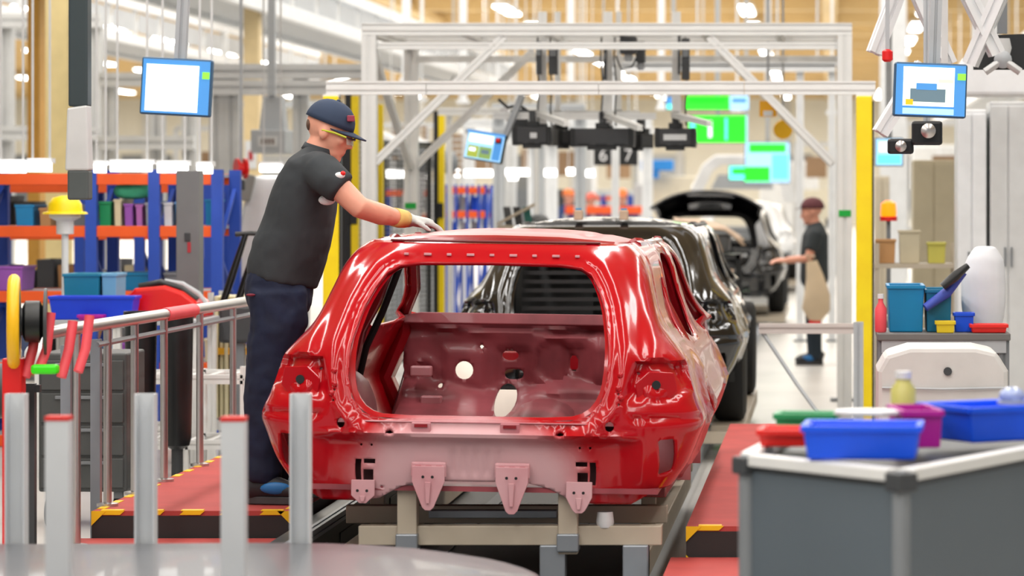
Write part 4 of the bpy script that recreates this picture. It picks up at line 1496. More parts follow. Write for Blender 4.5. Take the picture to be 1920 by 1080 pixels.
# hanging rails of the camera heads
HB = mat('sensor_black', srgb(54, 55, 58), .45)
def hanger(px, d, y1, w=.055):
    a, b = q(px, 22, d), q(px, y1, d)
    alu(po, a, b, w, w, 'drop_rail', up=(0, 1, 0))
    MB().box(b, (w * 1.3, w * 1.3, .03)).obj('rail_end', DGREY, po)
for px, d, y1 in ((1013, 22.9, 236), (1021, 22.9, 236), (1046, 23.6, 230), (1136, 22.9, 240), (1144, 22.9, 240), (1160, 23.7, 210), (1264, 22.9, 238), (1272, 22.9, 238)):
    hanger(px, d, y1, .032 if px in (1013, 1021, 1136, 1144, 1264, 1272) else .04)
def cable(pts, r=.008, m=None):
    MB().tube([q(*p) for p in pts], r, 6).obj('cable', m or BLACK, po, smooth=60)
for px in (1008, 1032, 1128, 1153, 1285):
    cable([(px, 70, 22.8), (px - 2, 110, 22.75), (px + 3, 160, 22.8), (px, 205, 22.85), (px + 2, 236, 22.9)], .006)
cable([(1200, 95, 22.8), (1185, 125, 22.75), (1165, 130, 22.75), (1155, 105, 22.8)], .007)
for x0, x1, y0, y1 in ((1006, 1016, 78, 140), (1029, 1046, 80, 140), (1278, 1293, 72, 150), (1271, 1276, 66, 140), (1132, 1138, 84, 150)):
    a, b = q(x0, y0, 22.75), q(x1, y1, 22.75)
    o = MB().box((a + b) / 2, (b.x - a.x, .08, a.z - b.z)).obj('valve_block', DGREY, po, bevel=.006)
    MB().box(((a + b) / 2).xyz + Vector((0, -.045, .04)), ((b.x - a.x) * .7, .012, .05)).obj('connector', GREY, o)
for x0, x1, y0, y1, d in ((1163, 1194, 68, 102, 22.6), (1193, 1210, 78, 118, 22.8)):
    a, b = q(x0, y0, d), q(x1, y1, d)
    o = MB().box((a + b) / 2, (b.x - a.x, .14, a.z - b.z)).obj('motor_box', DGREY, po, bevel=.012)
    MB().lathe([(.02, 0), (.03, .02), (.03, .05)], Vector(((a.x + b.x) / 2, a.y, b.z - .05)), 12).obj('gland', LGREY, o, smooth=30)

# camera heads
def camera_head(label, x0, x1, y0, y1, d, yaw=0.0, tagm=None):
    c = P((x0 + x1) / 2, (y0 + y1) / 2, d)
    w, h = (x1 - x0) * d / FP, (y1 - y0) * d / FP
    t = thing('camera_head', label, 'camera', (c.x, c.y, c.z - h / 2), yaw)
    pr = [(-w / 2, .02), (-w / 2 + .03, 0), (w / 2 - .03, 0), (w / 2, .02), (w / 2, h - .02), (w / 2 - .03, h), (-w / 2 + .03, h), (-w / 2, h - .02)]
    b = MB().plate(pr, (0, -.10, 0), (1, 0, 0), (0, 0, 1), -.001)
    b = MB().plate(pr, (0, .10, 0), (1, 0, 0), (0, 0, 1), .20).obj('housing', HB, t, bevel=.008)
    for s_ in (-1, 1):
        MB().box((s_ * (w / 2 - .02), 0, h / 2), (.035, .21, h * 1.04)).obj('end_cap', BLACK, t, bevel=.006)
    MB().box((0, 0, h + .02), (.10, .08, .04)).obj('mount_base', BLACK, t, bevel=.005)
    MB().box((0, 0, h + .075), (.05, .05, .09)).obj('mount_arm', DGREY, t, bevel=.004)
    for k in range(3):
        MB().box((-w * .28 + w * .28 * k, -.103, h * .12), (w * .18, .008, .012)).obj('cooling_slot', BLACK, b)
    if tagm:
        MB().box((tagm[0] * w, -.106, h * .52), (tagm[1] * w, .006, tagm[2] * h)).obj('label_plate', WHITE, b)
    MB().box((0, -.06, -.012), (w * .45, .10, .024)).obj('lens_bar', BLACK, t, bevel=.004)
    return t
camera_head('black camera head with a white label hung left under the portal', 962, 1036, 238, 272, 22.9, 0, (.05, .17, .30))
camera_head('short dark camera head angled beside the labelled one', 1034, 1066, 244, 273, 23.4, .5)
camera_head('widest plain black camera head hung in the middle of the portal', 1070, 1190, 241, 275, 22.9)
camera_head('small black camera box right of the widest camera head', 1188, 1216, 251, 277, 23.5, -.4)
camera_head('black camera head with a pale strip hung right under the portal', 1228, 1306, 241, 276, 22.9, 0, (0, .55, .32))
for a, b, y_, d in ((925, 1060, 217, 22.9), (1030, 1200, 214, 23.6), (1060, 1230, 218, 22.9)):
    alu(po, q(a, y_, d), q(b, y_, d), .04, .05, 'sensor_rail')
for a, b in (((1008, 213), (1062, 232)), ((1135, 215), (1200, 240)), ((1262, 215), (1330, 232))):
    alu(po, q(*a, 22.9), q(*b, 22.0), .04, .04, 'sensor_rail')


# ---------------------------------------------------------------- screens
SCR_B = mat('screen_pale_blue', srgb(150, 190, 220), .3, emit=srgb(150, 196, 226), es=.9)
SCR_W = mat('screen_white', srgb(235, 245, 250), .3, emit=srgb(236, 248, 255), es=1.0)
SCR_BL = mat('screen_blue', srgb(60, 120, 180), .3, emit=srgb(70, 132, 190), es=.8)
SCR_G = mat('screen_green', srgb(40, 230, 40), .3, emit=srgb(30, 240, 30), es=1.1)
SCR_C = mat('screen_cyan', srgb(90, 230, 220), .3, emit=srgb(100, 235, 220), es=1.0)
SCR_DG = mat('screen_dark_print', srgb(30, 90, 60), .3, emit=srgb(40, 100, 70), es=.5)
SCR_Y = mat('screen_olive', srgb(150, 160, 60), .3, emit=srgb(150, 165, 70), es=.7)
SCR_L = mat('screen_lime', srgb(120, 220, 60), .3, emit=srgb(130, 225, 60), es=.9)
SCR_O = mat('screen_moss', srgb(120, 150, 80), .3, emit=srgb(124, 152, 84), es=.7)
SCR_D = mat('screen_slate', srgb(90, 110, 120), .3, emit=srgb(90, 112, 124), es=.7)


def monitor(label, x0, x1, y0, y1, d, bits, rot=(0, 0, 0), m=None, pole=None, face=None, nm='monitor', cat='monitor', border=None):
    c = P((x0 + x1) / 2, (y0 + y1) / 2, d)
    w, h = (x1 - x0) * d / FP, (y1 - y0) * d / FP
    t = thing(nm, label, cat, c)
    t.rotation_euler = rot
    bz = border if border is not None else min(w, h) * .035
    o = MB().box((0, .03, 0), (w, .05, h)).obj('casing', m or DGREY, t, bevel=min(.01, h * .05))
    MB().box((0, .002, 0), (w - 2 * bz, .008, h - 2 * bz)).obj('screen', face or SCR_B, t)
    for bi, (a, b, c_, e, mm) in enumerate(bits):   # fractions of the screen: left, right, top, bottom
        MB().box(((-.5 + (a + b) / 2) * w, -.0045 - .0012 * bi, (.5 - (c_ + e) / 2) * h), ((b - a) * w, .003, (e - c_) * h)).obj('screen_block', mm, t)
    if pole:
        for (p0, p1, wd) in pole:
            MB().slot(p0, p1, wd).obj('hanger_pole', LGREY, t)
    return t


monitor('tilted monitor showing car pictures hung below the portal brace', 870, 946, 247, 302, 22.7,
        [(.08, .70, .12, .40, SCR_W), (.08, .70, .42, .50, SCR_B), (.10, .38, .52, .92, SCR_Y), (.40, .72, .52, .92, SCR_O), (.14, .30, .60, .72, SCR_W), (.46, .66, .62, .76, SCR_D), (.0, 1, .0, .09, SCR_BL), (.76, .96, .12, .92, SCR_BL)],
        (math.radians(-8), math.radians(9), math.radians(-14)), m=mat('monitor_bezel_teal', srgb(30, 52, 60), .4), pole=[((.10, .08, .05), (.16, .12, .42), .04)])
mh = thing('articulated_holder', 'jointed grey arm with black hose holding the tilted monitor', 'arm', P(948, 228, 23.15))
MB().slot((-.02, 0, .10), (.10, 0, -.10), .05).obj('arm', STEEL, mh)
MB().box((.10, 0, .02), (.13, .08, .14), 0).obj('joint', DGREY, mh, bevel=.02)
MB().tube([(-.05, 0, .16), (.02, -.03, .10), (.10, -.04, .12), (.18, 0, .06)], .012, 8).obj('hose', BLACK, mh, smooth=60)
eb = thing('emergency_button', 'red emergency button on the corner of the tilted monitor', 'button', P(934, 263, 22.5))
MB().lathe([(.008, .0), (.015, .004), (.015, .014), (.006, .018)], (0, 0, 0), 14, (0, -1, 0)).obj('knob', RED, eb, smooth=40)
MB().box((0, .01, -.005), (.042, .02, .040)).obj('box', BLACK, eb, bevel=.004)

# ---------------------------------------------------------------- light curtains and mesh fence left of the portal
FX = -3.55
def curtain(label, px, pyt, w=.07):
    d = -FX * FP / (VX - px)
    zt_ = P(px, pyt, d).z
    t = thing('light_curtain', label, 'guard post', (FX, d, 0))
    MB().bar((0, 0, 0), (0, 0, zt_), .055, .06).obj('yellow_column', YEL, t, bevel=.006)
    MB().bar((-.05, .0, .1), (-.05, 0, zt_ + .03), .045, .055).obj('black_column', BLACK, t, bevel=.006)
    for z in (.35, 1.42):
        MB().box((-.01, -.035, z), (.06, .02, .14)).obj('bracket', BLACK, t, bevel=.008)
    MB().box((0, 0, .01), (.16, .16, .02)).obj('foot_plate', DGREY, t)
    return t, d
t1, d1 = curtain('yellow and black light curtain column nearest the worker cap', 666, 180)
t2, d2 = curtain('yellow and black light curtain column between the portal posts', 712, 196)
t3, d3 = curtain('yellow and black light curtain column right of the portal posts', 828, 214)
MB().slot((0, 0, 0), (0, 0, 1.8), .045).obj('x', ALU) if False else None
WIRE = mat('fence_wire', srgb(34, 36, 38), .5)
def fence(label, a, b, z0=.15, z1=2.0, nh=46, nv=30):
    a, b = Vector(a), Vector(b)
    t = thing('mesh_fence', label, 'fence', a)
    v = b - a
    fr = MB()
    fr.bar((0, 0, z0), v + Vector((0, 0, z0)), .03).bar((0, 0, z1), v + Vector((0, 0, z1)), .03)
    fr.obj('frame', WIRE, t)
    for e in (Vector((0, 0, 0)), v):
        MB().bar(e, e + Vector((0, 0, z1 + .03)), .04).obj('post', WIRE, t)
    wr = MB()
    for k in range(nh):
        z = z0 + (z1 - z0) * (k + .5) / nh
        wr.bar((0, 0, z), v + Vector((0, 0, z)), .006)
    for k in range(nv):
        p = v * ((k + .5) / nv)
        wr.bar(p + Vector((0, 0, z0)), p + Vector((0, 0, z1)), .005)
    wr.obj('wire_mesh', WIRE, t)
    return t
fence('black wire mesh fence panel between the two right light curtains', (FX - .10, d2 + .1, 0), (FX - .10, d3 - .1, 0))
fence('black wire mesh fence panel left of the middle light curtain', (FX - .10, d1 + .1, 0), (FX - .10, d2 - .1, 0), nv=12)
p = P(834, 0, 30.5)
fence('black wire mesh gate behind the right light curtain', (P(720, 0, 30.5).x, 30.5, 0), (P(824, 0, 30.5).x, 30.5, 0), z1=2.05, nh=40, nv=14)
bx = thing('gate_header', 'grey aluminium header beam over the light curtains', 'beam', (P(822, 0, 29.0).x, 29.0, 0))
MB().slot((0, 0, 2.32), (P(1010, 0, 29.0).x - P(822, 0, 29.0).x, 0, 2.32), .07, .07).obj('beam', ALU, bx)
for px in (842, 1005):
    MB().bar((P(px, 0, 29.0).x - P(822, 0, 29.0).x, .05, 0), (P(px, 0, 29.0).x - P(822, 0, 29.0).x, .05, 2.29), .04).obj('post', ALU, bx)
# ================================================================ racks, benches and structures on the left
def rack(label, d, pxs, levels, depth=.6, top=None, um=None, bm=None, group=None, k_=1.0):
    """pallet rack square to the view: pxs = pixel columns of the uprights, levels = pixel rows of the beams"""
    x0 = P(pxs[0], 0, d).x
    t = thing('storage_rack', label, 'rack', (x0, d, 0), 0, group)
    zs = [P(0, py, d).z for py in levels]
    ztop = top or max(zs) + .06
    for px in pxs:
        x = P(px, 0, d).x - x0
        for y in (0, depth):
            u = MB().ext((x, y, 0), (x, y, ztop), [(a_ * k_, b_ * k_) for a_, b_ in [(-.035, -.03), (.035, -.03), (.035, .03), (.02, .03), (.02, -.015), (-.02, -.015), (-.02, .03), (-.035, .03)]], up=(0, 1, 0)).obj('upright', um or BLUE, t)
        br = MB()
        k = 0
        z = .1
        while z < ztop - .4:
            br.bar((x, 0 if k % 2 else depth, z), (x, depth if k % 2 else 0, z + .38), .025)
            z += .38; k += 1
        br.obj('lacing', um or BLUE, t)
    for z in zs:
        for a, b in zip(pxs, pxs[1:]):
            xa, xb = P(a, 0, d).x - x0 + .035 * k_, P(b, 0, d).x - x0 - .035 * k_
            for y in (0, depth):
                MB().bar((xa, y, z), (xb, y, z), .045, .07).obj('shelf_beam', bm or ORNG, t, bevel=.004)
            MB().box(((xa + xb) / 2, depth / 2, z + .022), (xb - xa, depth - .06, .02)).obj('shelf_board', LGREY, t)
    return t, zs


RD = 20.0
rk, rz_ = rack('blue and orange rack with crowded shelves at far left', RD, (-40, 172, 290, 408), (336, 434, 556, 690, 826))
rack_lbl = {0: 'top', 1: 'second', 2: 'third', 3: 'fourth', 4: 'lowest'}
def shelf_bin(px0, px1, h_px, lev, m, what, y=.0, d=RD, zs=None, cat='bin', dp=.34):
    zz = (zs or rz_)[lev] + .034
    w = (px1 - px0) * d / FP * .93 - .012
    x = P((px0 + px1) / 2, 0, d).x
    return bin_obj('%s on the %s shelf of the left rack' % (what, rack_lbl[lev]), (x, d + .24 + y, zz), w, dp, h_px * d / FP, m, 0, cat=cat)
shelf_bin(178, 205, 46, 1, BINGREEN, 'dark green bin')
shelf_bin(207, 224, 50, 1, CREAM, 'narrow cream bin')
shelf_bin(226, 246, 42, 1, PURPLE, 'mauve bin beside the cream bin')
shelf_bin(248, 264, 40, 1, mat('orchid_plastic', srgb(196, 120, 200), .5), 'orchid pink bin')
shelf_bin(266, 284, 44, 1, LGREY, 'pale grey bin')
shelf_bin(300, 320, 44, 1, WHITE, 'white bin left of the sky blue bin')
shelf_bin(322, 348, 46, 1, mat('sky_plastic', srgb(90, 160, 220), .5), 'sky blue bin')
shelf_bin(378, 400, 50, 1, BINTEAL, 'teal bin at the right end')
shelf_bin(20, 60, 40, 1, mat('cerulean_plastic', srgb(30, 140, 200), .5), 'cerulean bin at the left end')
shelf_bin(66, 92, 34, 1, BROWN, 'brown carton')
shelf_bin(128, 164, 40, 1, GREY, 'grey bin by the upright')
shelf_bin(196, 284, 34, 2, BINTEAL, 'long teal crate')
shelf_bin(300, 330, 34, 2, GREY, 'grey crate beside the long teal crate')
shelf_bin(-20, 40, 46, 2, PURPLE, 'mauve crate at the left end')
shelf_bin(186, 208, 30, 3, BINTEAL, 'small teal bin')
shelf_bin(210, 232, 36, 3, PURPLE, 'purple bin with a pale rim')
shelf_bin(236, 280, 40, 3, LGREY, 'light grey bin')
shelf_bin(300, 345, 40, 3, DGREY, 'black crate')
shelf_bin(376, 402, 44, 3, CREAM, 'cream crate at the right end')
shelf_bin(188, 234, 44, 4, PURPLE, 'wide purple bin')
shelf_bin(236, 284, 30, 4, LGREY, 'pale crate')
shelf_bin(372, 402, 40, 4, BROWN, 'brown carton at the right end')
rk2, rz2 = rack('second blue and orange rack standing behind the crowded one', 22.6, (-30, 150, 262, 392), (352, 440, 560, 680, 790))
_c = [(DGREY, 'charcoal'), (LGREY, 'pale grey'), (BINTEAL, 'teal'), (BLACK, 'black'), (WHITE, 'white'), (GREY, 'mid grey'), (mat('slate_blue', srgb(90, 110, 150), .5), 'slate blue'), (BROWN, 'brown'), (CREAM, 'cream'), (BINRED, 'red')]
_o = ('first', 'second', 'third', 'fourth', 'fifth', 'sixth', 'seventh', 'eighth', 'ninth')
for lev in range(1, 5):
    for i_, (a_, b_) in enumerate(((-20, 14), (18, 56), (60, 96), (100, 142), (160, 190), (194, 222), (226, 254), (270, 318), (324, 380))):
        m_, n_ = _c[(lev * 3 + i_ * 7) % 10]
        w_ = (b_ - a_) * 22.6 / FP * .92
        bin_obj('%s box, %s from the left on the %s shelf of the second rack' % (n_, _o[i_], rack_lbl[lev]), (P((a_ + b_) / 2, 0, 22.6).x, 22.9, rz2[lev] + .034), w_, .4, (.16, .24, .20)[(i_ + lev) % 3], m_, name='storage_box', cat='box', lip=False)
# soft things on the top shelf and hats
gb = thing('cloth_bundle', 'sea green cloth bundle on the second rack shelf', 'cloth', (P(238, 0, RD).x, RD + .15, rz_[1] + .034 + .17))
mb = MB(); mb.ball((-.04, 0, .05), (.08, .07, .05)); mb.ball((.05, 0, .06), (.09, .07, .06)); mb.ball((0, .02, .03), (.12, .08, .035))
remesh(mb.obj('cloth', mat('sea_green_cloth', srgb(80, 196, 150), .8), gb), .012, 4)
ht = thing('hard_hat', 'yellow hard hat on a white stand left of the grey cabinet', 'hat', (P(122, 0, 18.6).x, 18.6, P(0, 440, 18.6).z))
MB().lathe([(.12, -P(0, 440, 18.6).z), (.12, -P(0, 440, 18.6).z + .02), (.02, -P(0, 440, 18.6).z + .04), (.02, 0), (.05, .005), (.05, .08), (.09, .10), (.09, .12)], (0, 0, 0), 18).obj('stand', WHITE, ht, smooth=40)
MB().lathe([(.13, .12), (.125, .13), (.10, .135), (.095, .18), (.07, .215), (.02, .228)], (0, 0, 0), 22).obj('shell', YEL, ht, smooth=50)
# strip lamps along the top of the rack
def strip_lamp(label, x0, x1, py, d, group=None, th=.05):
    a = P(x0, py, d)
    t = thing('strip_lamp', label, 'lamp', a, 0, group)
    w = (x1 - x0) * d / FP
    MB().box((w / 2, .03, .035), (w, .10, .03)).obj('housing', WHITE, t)
    MB().box((w / 2, 0, 0), (w - .02, .07, th)).obj('tube', LAMP2, t)
    for x in (w * .15, w * .85):
        MB().bar((x, .03, .05), (x, .03, 6.2 - a.z), .012).obj('drop_rod', OFFW, t)
    return t
for i, (a, b, py, d) in enumerate(((-10, 50, 314, 19.5), (52, 98, 312, 19.5), (175, 200, 316, 19.5), (206, 286, 314, 19.5), (294, 354, 316, 19.5), (368, 400, 318, 19.5))):
    strip_lamp('white strip lamp above the left rack, number %s from the left' % ('one', 'two', 'three', 'four', 'five', 'six')[i], a, b, py, d, th=.065 if i < 2 else .05)
rod = None
# ---------------------------------------------------------------- bench with crates
BD = 17.9
bench = thing('packing_bench', 'bench carrying blue crates and a red cover behind the handrail', 'bench', (P(60, 0, BD).x, BD, 0))
bw = (372 - 60) * BD / FP
zbn = P(0, 600, BD).z
MB().box((bw / 2, .31, zbn - .015), (bw, .64, .03)).obj('bench_top', LGREY, bench, bevel=.004)
for x in (.03, bw / 2, bw - .03):
    for y in (.05, .55):
        MB().slot((x, y, 0), (x, y, zbn - .03), .045, up=(0, 1, 0)).obj('leg', ALU, bench)
MB().slot((.03, .05, .25), (bw - .03, .05, .25), .04).obj('stretcher', ALU, bench)
MB().slot((.03, .55, .25), (bw - .03, .55, .25), .04).obj('stretcher', ALU, bench)
bxp = lambda a: P(a, 0, BD).x
bin_obj('long royal blue bin on the bench', (bxp(170), BD + .10, zbn + .001), (252 - 92) * BD / FP, .18, 44 * BD / FP, mat('royal_bin', srgb(10, 60, 214), .4))
bin_obj('teal crate behind the royal blue bin', (bxp(130), BD + .42, zbn + .001), .20, .30, 84 * BD / FP, mat('teal_crate', srgb(24, 128, 160), .45))
bin_obj('pale blue crate beside the teal crate', (bxp(181), BD + .44, zbn + .001), .08, .26, 84 * BD / FP, mat('pale_blue_crate', srgb(120, 180, 216), .45))
bin_obj('magenta tray in front of the royal blue bin', (bxp(174), BD - .03, zbn + .001), .14, .06, .03, BINMAG, name='small_tray', cat='tray')
rc = thing('red_cover', 'bright red moulded cover resting on the bench', 'cover', (bxp(285), BD + .42, zbn))
mb = MB()
prof = [(-.23, 0), (-.22, .10), (-.15, .17), (.02, .185), (.12, .15), (.20, .09), (.235, 0)]
mb.plate(prof, (0, .2, 0), (1, 0, 0), (0, 0, 1), .38)
mb.obj('shell', mat('glossy_red_cover', srgb(226, 18, 16), .25, coat=.5), rc, bevel=.02)
MB().tube([(-.14, -.1, .175), (-.02, -.1, .20), (.10, -.1, .165), (.19, -.1, .10)], .022, 10).obj('black_seal', BLACK, rc, smooth=50)
MB().tube([(-.02, .02, .20), (.08, .02, .185), (.17, .02, .13), (.23, .02, .05)], .020, 10).obj('clear_edge', LGREY, rc, smooth=50)
# black bins on the floor under the bench
for px, nm in ((268, 'left'), (336, 'right')):
    t = thing('waste_bin', 'tall black waste bin under the red cover, %s one' % nm, 'bin', (P(px, 0, 16.4).x, 16.35, 0))
    MB().lathe([(.062, .30), (.072, .34), (.082, .95), (.088, .955), (.088, .985), (.076, .985), (.065, .36)], (0, 0, 0), 20).obj('tub', BLACK, t, smooth=40)
    MB().lathe([(.075, 0), (.075, .03), (.03, .05), (.03, .28), (.062, .30)], (0, 0, 0), 16).obj('pedestal', DGREY, t, smooth=40)
# aluminium trolley with two open shelves
TD = 16.9
tl = thing('shelf_trolley', 'aluminium profile trolley with two open shelves behind the platform', 'trolley', (P(215, 0, TD).x, TD + .25, 0))
tw = (442 - 215) * TD / FP
for x in (0, tw / 2, tw):
    for y in (0, .5):
        MB().slot((x, y, .08), (x, y, .62 if x < tw else .66), .04, up=(0, 1, 0)).obj('leg', ALU, tl)
        MB().lathe([(.02, -.012), (.036, -.01), (.036, .01), (.02, .012)], (x, y, .036), 14, (1, 0, 0)).obj('caster', RUBBER, tl, smooth=40)
for z in (.24, .59):
    for y in (0, .5):
        MB().slot((0, y, z), (tw, y, z), .04, .05).obj('shelf_rail', ALU, tl)
    for k in range(7):
        MB().bar((tw * k / 6, 0, z), (tw * k / 6, .5, z), .03).obj('shelf_slat', ALU, tl)
# grey cabinet column
gc = thing('cabinet_column', 'tall mid grey cabinet column left of the worker', 'cabinet', (P(356, 0, 18.4).x * 18.8 / 18.4, 18.8, 0))
gw = 43 * 18.8 / FP
MB().box((0, 0, .86), (gw, .14, 1.72)).obj('body', mat('cabinet_grey', srgb(118, 120, 122), .5), gc, bevel=.006)
MB().box((0, -.073, 1.33), (gw * .25, .01, .05)).obj('handle', DGREY, gc, bevel=.003)
MB().box((.01, -.072, 1.27), (.02, .004, .06)).obj('red_mark', mat('dull_red_print', srgb(180, 50, 60), .6), gc)
# cream trim panels standing in a stillage
cs = thing('panel_stillage', 'stillage of upright cream trim panels left of the worker legs', 'stillage', (P(436, 0, 19.0).x, 19.0, 0))
for k, px in enumerate((-14, -8, -2, 4, 10, 16)):
    MB().box((px * 19 / FP * 1.6, .02 * (k % 2), .62), (.022, .30, .72)).obj('trim_panel', CREAM, cs, bevel=.006)
MB().box((0, .06, .22), (.24, .4, .06)).obj('base', ALU, cs)
for x in (-.11, .11):
    for y in (-.1, .24):
        MB().slot((x, y, 0), (x, y, 1.0), .03, up=(0, 1, 0)).obj('post', ALU, cs)
MB().bar((-.12, -.13, .655), (.14, -.13, .655), .025, .04).obj('yellow_bar', mat('amber_bar', srgb(244, 180, 20), .5), cs)
MB().bar((.10, -.12, .70), (.10, -.12, .90), .02, .02).obj('blue_stop', BINBLUE, cs)
bp_ = thing('trim_part', 'black plastic pillar trims leaning on the stillage behind the worker', 'trim', (P(448, 0, 18.6).x, 18.6, P(0, 575, 18.6).z))
for dx in (0, .085):
    MB().tube([(dx - .10, 0, .0), (dx - .05, .02, .16), (dx + .03, .05, .42)], [(.030, .02), (.034, .022), (.020, .016)], 10).obj('trim_strip', mat('gloss_black_trim', srgb(20, 21, 23), .25), bp_, smooth=50)
MB().tube([(-.03, .05, .42), (.06, .05, .425), (.13, .05, .42)], .014, 8).obj('cross_bar', BLACK, bp_)
MB().box((.0, .02, -.10), (.22, .14, .22)).obj('support_block', DGREY, bp_, bevel=.02)
MB().bar((0, .02, -P(0, 575, 18.6).z), (0, .02, -.21), .06).obj('support_leg', GREY, bp_)
# pale machine covers and reel behind the worker's back
wm = thing('machine_cover', 'pale grey sloping machine cover behind the worker back', 'machine', (P(488, 0, 24).x, 24, 0))
wx = lambda px: P(px, 0, 24).x - P(488, 0, 24).x
zz_ = lambda py: P(0, py, 24).z
MB().plate([(wx(446), 0), (wx(540), 0), (wx(545), zz_(330)), (wx(468), zz_(330)), (wx(446), zz_(440))], (0, .5, 0), (1, 0, 0), (0, 0, 1), .5).obj('cover', WHITE, wm, bevel=.02)
MB().box((wx(434), -.02, zz_(400)), (.12, .2, .22)).obj('control_box', GREY, wm, bevel=.01)
MB().plate([(wx(450), zz_(375)), (wx(470), zz_(378)), (wx(482), zz_(330)), (wx(462), zz_(325))], (0, -.02, 0), (1, 0, 0), (0, 0, 1), .03).obj('grey_pad', mat('pad_grey', srgb(150, 152, 148), .6), wm, bevel=.01)
strip_lamp('white strip lamp over the pale machine cover', 486, 532, 316, 24)
rl = thing('cord_reel', 'small red cord reel hanging above the machine cover', 'reel', P(452, 316, 23.5))
MB().lathe([(.03, -.04), (.075, -.04), (.075, -.02), (.045, -.015), (.045, .015), (.075, .02), (.075, .04), (.03, .04)], (0, 0, 0), 20, (1, .5, 0)).obj('spool', RED, rl, smooth=30)
MB().bar((0, 0, .05), (0, 0, 6.2 - P(0, 316, 23.5).z), .02).obj('hanger', LGREY, rl)
MB().box((0, 0, -.12), (.06, .06, .08)).obj('tool_clamp', DGREY, rl, bevel=.01)
# TV-like grey box with a sign
sg_ = thing('overhead_unit', 'light grey ceiling unit with a framed dark plate behind the worker', 'unit', P(502, 285, 27))
MB().box((0, .2, .09), (.29, .4, .20)).obj('lower_box', LGREY, sg_, bevel=.01)
MB().plate([(-.11, .19), (.11, .19), (.08, .48), (-.08, .48)], (0, .2, 0), (1, 0, 0), (0, 0, 1), -.2).obj('upper_hood', LGREY, sg_, bevel=.01)
MB().box((0, -.003, .09), (.17, .006, .09)).obj('plate_frame', OFFW, sg_)
for k in range(4):
    MB().box((-.045 + .03 * k, -.008, .09), (.02, .004, .045)).obj('plate_mark', mat('taupe_print', srgb(130, 116, 110), .6), sg_)
MB().bar((0, .2, .48), (0, .2, 4.0), .06).obj('hanger_post', LGREY, sg_)
# hall columns
for px0, px1, d, m, lab in ((52, 74, 27, OCHRE, 'narrow ochre steel column at the far left'), (84, 128, 31, mat('pale_tan', srgb(226, 206, 150), .6), 'wide pale tan column behind the ochre one'), (457, 485, 34, mat('pale_tan2', srgb(232, 208, 160), .6), 'pale tan column behind the worker shoulder'), (1650, 1700, 44, WHITE, 'white steel column behind the right monitor')):
    w = (px1 - px0) * d / FP
    t = thing('steel_column', lab, 'column', (P((px0 + px1) / 2, 0, d).x, d, 0))
    MB().box((0, 0, 3.08), (w, .02, 6.16)).box((-w / 2 + .01, .1, 3.08), (.02, .2, 6.16)).box((w / 2 - .01, .1, 3.08), (.02, .2, 6.16)).obj('web', m, t)
    MB().box((0, .1, .02), (w * 1.5, .35, .04)).obj('base_plate', GREY, t)
    if 'shoulder' in lab:
        MB().box((0, -.02, P(0, 290, d).z), (w * .8, .01, .30)).obj('notice', WHITE, t)
        MB().box((0, -.027, P(0, 292, d).z), (w * .3, .006, .10)).obj('notice_mark', mat('dull_red_print', srgb(180, 50, 60), .6), t)
# dark pendant at upper left, nearer than the rack
pd = thing('pendant_post', 'dark hanging post with a pale cover at upper left', 'post', P(150, 375, 15.0))
px_ = 15.0 / FP
MB().bar((0, 0, 175 * px_), (0, 0, 6.2 - P(0, 375, 15.0).z), 36 * px_, .09).obj('dark_post', mat('dark_slate', srgb(46, 58, 62), .5), pd, bevel=.008)
MB().plate([(-24 * px_, 55 * px_), (22 * px_, 55 * px_), (18 * px_, 178 * px_), (-20 * px_, 172 * px_)], (0, .04, 0), (1, 0, 0), (0, 0, 1), .09).obj('pale_cover', OFFW, pd, bevel=.01)
MB().bar((0, 0, 0), (0, 0, 56 * px_), 40 * px_, .09).obj('lower_grip', mat('grip_grey', srgb(78, 84, 84), .5), pd, bevel=.01)
# hanging monitor
monitor('hanging monitor with a blank white page at upper left', 263, 396, 109, 217, 16.0,
        [(.08, .82, .12, .93, SCR_W), (.87, .97, .22, .34, SCR_L)], (0, math.radians(3), 0), m=mat('monitor_bezel_blue', srgb(50, 88, 120), .4), face=SCR_BL,
        pole=[((0, .08, .10), (0, .08, .95), .055)])
# white gantry frames behind
def gantry(label, d, pxs, rows, w=.12, m=None, zt=None, rails=True):
    x0 = P(pxs[0], 0, d).x
    t = thing('gantry_frame', label, 'frame', (x0, d, 0))
    zs = [P(0, r, d).z for r in rows]
    for px in pxs:
        x = P(px, 0, d).x - x0
        MB().slot((x, 0, 0), (x, 0, zs[0] - .001), w, w, (0, 1, 0)).obj('post', m or LGREY, t)
        MB().box((x, 0, .01), (w * 1.8, w * 1.8, .02)).obj('foot_plate', GREY, t)
    for z in zs:
        MB().slot((-w / 2, -w * .9, z), (P(pxs[-1], 0, d).x - x0 + w / 2, -w * .9, z), w * .8, w).obj('beam', m or LGREY, t)
    return t
gantry('white gantry with two beams behind the worker head', 28, (408, 436, 565, 690), (135, 165), .13, OFFW)
gantry('pale gantry posts behind the hanging monitor', 32, (205, 296, 356), (150, 268), .14, OFFW)
gantry('pale gantry at the far left edge', 36, (-20, 12, 180), (40, 250), .16, OFFW)
gantry('slim white gantry over the green screens', 34, (1154, 1500, 1560), (118, 128), .08, WHITE)
gantry('grey gantry in the centre distance', 38, (935, 1010, 1088), (205, 248), .13, LGREY)
gantry('white gantry over the centre workstations', 44, (880, 1000, 1036, 1214), (232, 262), .14, WHITE)

